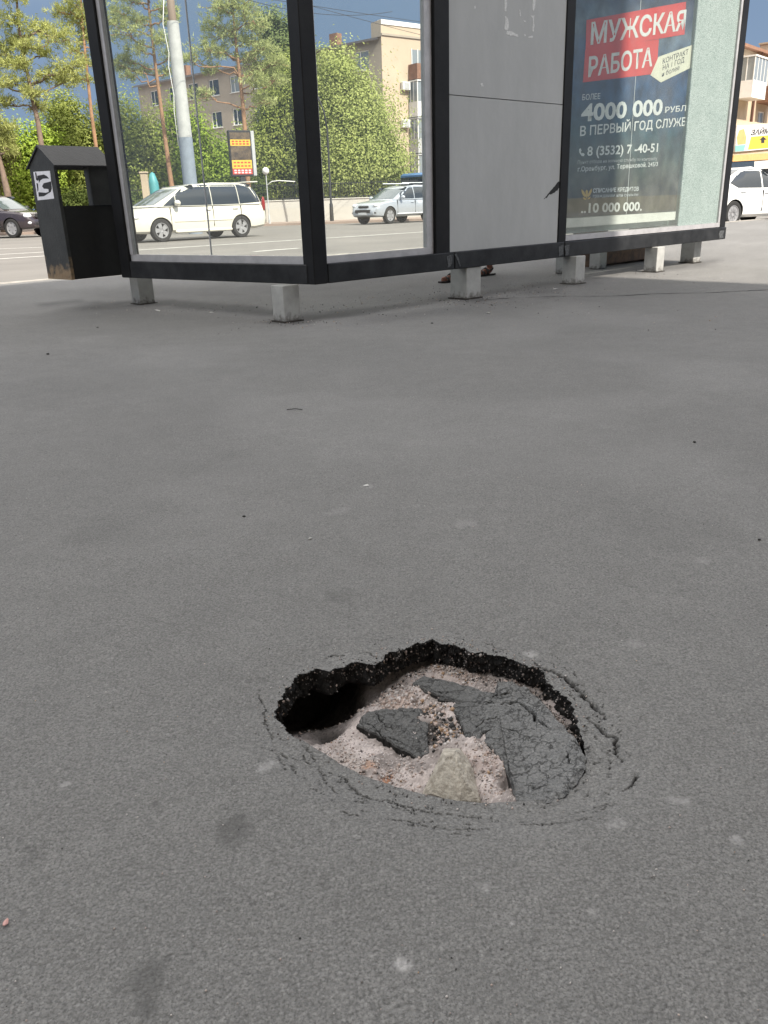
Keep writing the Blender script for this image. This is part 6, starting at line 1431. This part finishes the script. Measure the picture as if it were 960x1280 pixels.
def pine(label, px_trunk, clumps, Y, cols, r_base, n=150, bark='pine_bark'):
    P = [AT(x, y, Y) for x, y in px_trunk]; b = np.array([P[0][0] + (P[0][0] - P[1][0]) * .3, Y, -.03]); P = [b] + P
    t = thing('pine_tree', label, 'tree', b); m_ = MB(); k = np.linspace(1, .25, len(P)); m_.tube(P, list(r_base * k), 10)
    s = Y / FPX * 1.02; V_, F_, C_ = [], [], []; base_ = 0
    for x, y, rx, ry in clumps:
        c = AT(x, y, Y) + np.array([0, rng.uniform(-1, 1) * rx * s * .8, 0]); r_ = np.array([rx * s, rx * s * .8, ry * s])
        j = min(range(1, len(P)), key=lambda i: abs(P[i][2] - (c[2] - r_[0] * .35)) + .1 * np.linalg.norm(P[i] - c)); zc_ = min(max(c[2] - np.linalg.norm((c - P[j])[:2]) * .35, P[1][2]), P[-1][2])
        i = next((i for i in range(1, len(P) - 1) if P[i][2] <= zc_ <= P[i + 1][2]), len(P) - 2); tt_ = np.clip((zc_ - P[i][2]) / (P[i + 1][2] - P[i][2] + 1e-6), 0, 1); a = P[i] + (P[i + 1] - P[i]) * tt_
        limb(m_, a, c, r_base * .30, .025, .18)
        nt_ = max(10, int(n * .46 * (rx * ry / 250) ** .7)); u = rng.normal(size=(nt_, 3)); u /= np.linalg.norm(u, axis=1)[:, None]; q = c + u * (rng.uniform(.1, 1, nt_) ** .5)[:, None] * r_ * (1 + .25 * rng.normal(size=(nt_, 1)))
        for w in q[::9]: limb(m_, a + (c - a) * rng.uniform(.55, 1), w, .022, .010, .15, 3)
        # tufts: needles fan upward and outward from each twig end
        for p_ in q:
            kk = 15; dv = rng.normal(size=(kk, 3)) + np.array([0, 0, .55]) + (p_ - c) / (r_ + .01) * .5; dv /= np.linalg.norm(dv, axis=1)[:, None]; sd = np.cross(dv, rng.normal(size=(kk, 3))); sd /= np.linalg.norm(sd, axis=1)[:, None]
            ln_ = rng.uniform(.14, .30, (kk, 1)); o_ = p_ + rng.normal(size=(kk, 3)) * .07
            tri = np.stack([o_ - sd * .022, o_ + sd * .022, o_ + dv * ln_], 1).reshape(-1, 3)
            V_.append(tri); tn = rng.random() * .6 + rng.random((kk, 1)) * .4; cc = np.array(cols[0]) + (np.array(cols[1]) - np.array(cols[0])) * tn; C_.append(np.repeat(np.concatenate([cc, np.ones((kk, 1))], 1), 3, 0))
    m_.build('trunk', M[bark], t, smooth=True)
    Q = np.vstack(V_); cc = np.vstack(C_); A = np.array(WM[t].inverted()); Q = Q @ A[:3, :3].T + A[:3, 3]
    place(bpy.data.objects.new('crown', npmesh('crown', Q, np.arange(len(Q)).reshape(-1, 3), M['leaf'], False, cc)), parent=t)
    return t
pn = ((.23, .26, .08), (.50, .52, .20)); pn2 = ((.25, .29, .11), (.50, .54, .25))
pine('crooked broad pine at the far left rising above the dark SUV', [(56, 215), (52, 183), (47, 150), (42, 130), (35, 95), (27, 60), (22, 20), (20, -30)],
     [(18, 26, 24, 9), (45, 33, 28, 9), (76, 45, 22, 9), (12, 50, 22, 9), (38, 60, 22, 9), (8, 75, 18, 9), (30, 82, 20, 7), (66, 92, 32, 10), (88, 84, 16, 7), (16, 104, 22, 8), (46, 118, 18, 8), (84, 100, 16, 7), (42, 132, 14, 6), (8, 128, 12, 6), (60, 68, 10, 5), (20, -5, 24, 12), (-20, 60, 22, 10), (-20, 100, 22, 10)], 46, pn, .17, bark='pine_bark_grey')
pine('slender pine partly hidden behind the left shelter post', [(124, 235), (121, 190), (114, 140), (109, 90), (104, 40), (100, -20)],
     [(88, 6, 22, 9), (75, 12, 14, 7), (92, 25, 20, 8), (103, 45, 14, 8), (92, 62, 12, 6), (104, 78, 14, 8), (102, 98, 12, 6), (112, 20, 14, 9), (120, 55, 12, 8), (95, -18, 24, 12)], 51, pn, .15)
pine('tall straight orange-trunked pine left of the tram pole', [(215, 235), (212, 215), (206, 170), (200, 125), (194, 80), (190, 45), (186, 10), (182, -40)],
     [(146, 12, 22, 8), (140, 28, 22, 7), (160, 45, 26, 9), (172, 62, 20, 8), (152, 72, 16, 6), (168, 84, 20, 9), (165, 96, 12, 6), (150, 82, 14, 5), (203, 50, 14, 8), (212, 70, 12, 8), (207, 90, 12, 7), (210, 22, 14, 8), (176, 28, 14, 7), (205, 8, 14, 7), (165, 2, 20, 8), (180, -14, 36, 10), (140, -10, 26, 9)], 53, pn2, .17)
pine('pine with a full crown right of the tram pole above the poster pillar', [(309, 215), (306, 160), (303, 125), (299, 90), (295, 55), (292, 25), (289, -20)],
     [(280, 12, 24, 12), (302, 10, 22, 12), (264, 30, 16, 10), (318, 28, 18, 12), (285, 40, 20, 12), (256, 62, 18, 10), (310, 52, 18, 10), (275, 66, 16, 8), (330, 62, 18, 10), (325, 82, 24, 9), (345, 76, 16, 9), (305, 72, 14, 8), (322, 102, 18, 8), (342, 98, 16, 9), (252, 118, 16, 7), (238, 75, 10, 6), (262, 84, 12, 7), (330, 125, 14, 8), (290, -15, 28, 12)], 51, pn2, .16)
pine('grey-trunked leaning pine cut by the left picture edge', [(9, 240), (5, 222), (1, 205), (-5, 175), (-8, 140)],
     [(8, 158, 14, 7), (4, 172, 14, 7), (-8, 150, 18, 8), (14, 186, 10, 6), (-12, 125, 20, 8)], 45, pn, .20, bark='pine_bark_grey')

# ------------------------------------------------------------------ small litter on the paving
M['paper'] = mat('paper scrap', (.55, .54, .52), .9, var=.2, vscale=80); M['pink'] = mat('pink petal', (.52, .30, .27), .8); M['pebble'] = mat('dark pebble', (.045, .043, .04), .9, var=.4, vscale=200); M['pale_pebble'] = mat('pale pebble', (.42, .41, .39), .9, var=.3, vscale=200)
def scrap(name, label, cat, px, s, m, h=.004, asp=.6):
    p = G(*px); a0 = rnd.uniform(0, 3); m_ = MB(); n_ = 7; P = []
    for i in range(n_):
        a = 2 * math.pi * i / n_; r_ = s * rnd.uniform(.7, 1.1); P.append((r_ * math.cos(a), asp * r_ * math.sin(a), .001 + h * rnd.random()))
    m_.prism(P, (0, 0, .0012)); o = m_.mesh(name, M[m]); ob = place(bpy.data.objects.new(name, o), (p[0], p[1], .001), a0); return tag(ob, label, cat)
def pebble(label, px, s, m, group=None):
    p = G(*px); bm = bmesh.new(); bmesh.ops.create_icosphere(bm, subdivisions=2, radius=s)
    for v in bm.verts: v.co = Vector((v.co.x * 1.2, v.co.y * .9, v.co.z * .65)) * (1 + .35 * mnoise.noise(v.co * (1.3 / s) + Vector(p) * 9))
    me_ = bpy.data.meshes.new('pebble'); bm.to_mesh(me_); bm.free(); me_.materials.append(M[m]); o = place(bpy.data.objects.new('pebble', me_), (p[0], p[1], s * .45), rnd.uniform(0, 6)); return tag(o, label, 'pebble', group)
pebble('dark pebble lying alone on the paving at the middle left', (305, 646), .004, 'pebble')
pebble('pale pebble lying alone above the left end of the hole', (388, 674), .0045, 'pale_pebble')
pebble('tiny dark pebble on the paving at the right edge', (949, 675), .0032, 'pebble')
pebble('dark pebble at middle right of the paving', (868, 553), .005, 'pebble')
pebble('dark pebble left of the corner leg, well in front of it', (540, 405), .010, 'pebble')
pebble('pebble right of the second leg on the grimy strip', (610, 392), .012, 'pale_pebble')
pebble('dark crumb near the left picture edge in front of the bin', (60, 443), .008, 'pebble')
pebble('dark crumb between the bin and the left leg, nearer the viewer', (122, 410), .008, 'pebble')
scrap('paper_scrap', 'white paper scrap just in front of the left grey leg', 'paper scrap', (197, 389), .035, 'paper', .012)
scrap('paper_scrap', 'small pale paper scrap between the left and corner legs', 'paper scrap', (264, 391), .03, 'paper')
scrap('paper_scrap', 'pale flattened scrap in the middle of the paving', 'paper scrap', (458, 608), .010, 'paper', .003)
scrap('petal', 'pink petal at the lower left edge of the paving', 'petal', (8, 1156), .006, 'pink', .003)
scrap('paper_scrap', 'pale scrap right of the second leg in the dirt', 'paper scrap', (694, 362), .03, 'paper', .01)
tw = MB(); q = G(369, 513); tw.tube([q + np.array([-.035, 0, .004]), q + np.array([0, .006, .006]), q + np.array([.03, -.003, .003])], .0018, 6); tag(tw.build('twig', M['pebble']), 'short dark twig on the paving between the corner leg and the hole', 'twig')
pts, sz, cl = [], [], []
for _ in range(900):
    t_ = rnd.choice(((600, 366, 60, 7), (640, 360, 70, 8), (700, 356, 50, 6), (590, 378, 30, 3), (360, 404, 30, 3), (470, 385, 70, 8), (270, 384, 60, 6), (180, 384, 40, 5), (820, 345, 60, 6), (560, 372, 90, 7), (560, 395, 150, 10)))
    g_ = G(rnd.gauss(t_[0], t_[2]), rnd.gauss(t_[1], t_[3])); s = rnd.uniform(.0022, .006); pts.append((g_[0], g_[1], s * .4)); sz.append(s); cl.append(pal[rnd.choices(range(7), (1, 1, 2, 3, 4, 1, 1))[0]] * .9)
for _ in range(260):
    g_ = G(rnd.uniform(0, 960), rnd.uniform(520, 1280)); s = rnd.uniform(.0008, .0018)
    if np.hypot(g_[0] - HC[0], g_[1] - HC[1]) < .36: continue
    pts.append((g_[0], g_[1], s * .5)); sz.append(s); cl.append(pal[rnd.choices(range(7), (3, 2, 2, 2, 2, 1, .5))[0]])
for _ in range(420):                               # crumbs thrown up round the rim
    i = rnd.randrange(NA)
    if _farw[i] < .3 and rnd.random() < .7: continue
    d_ = abs(rnd.gauss(0, .022)) + .001; s = rnd.uniform(.0007, .0024); j_ = int(np.argmin(np.abs(dk - d_)))
    pts.append((PX[j_, i], PY[j_, i], PZ[j_, i] + s * .4)); sz.append(s); cl.append(pal[rnd.choices(range(7), (2, 1, 2, 3, 4, 1, .5))[0]])
crumbs('grit', pts, sz, cl)
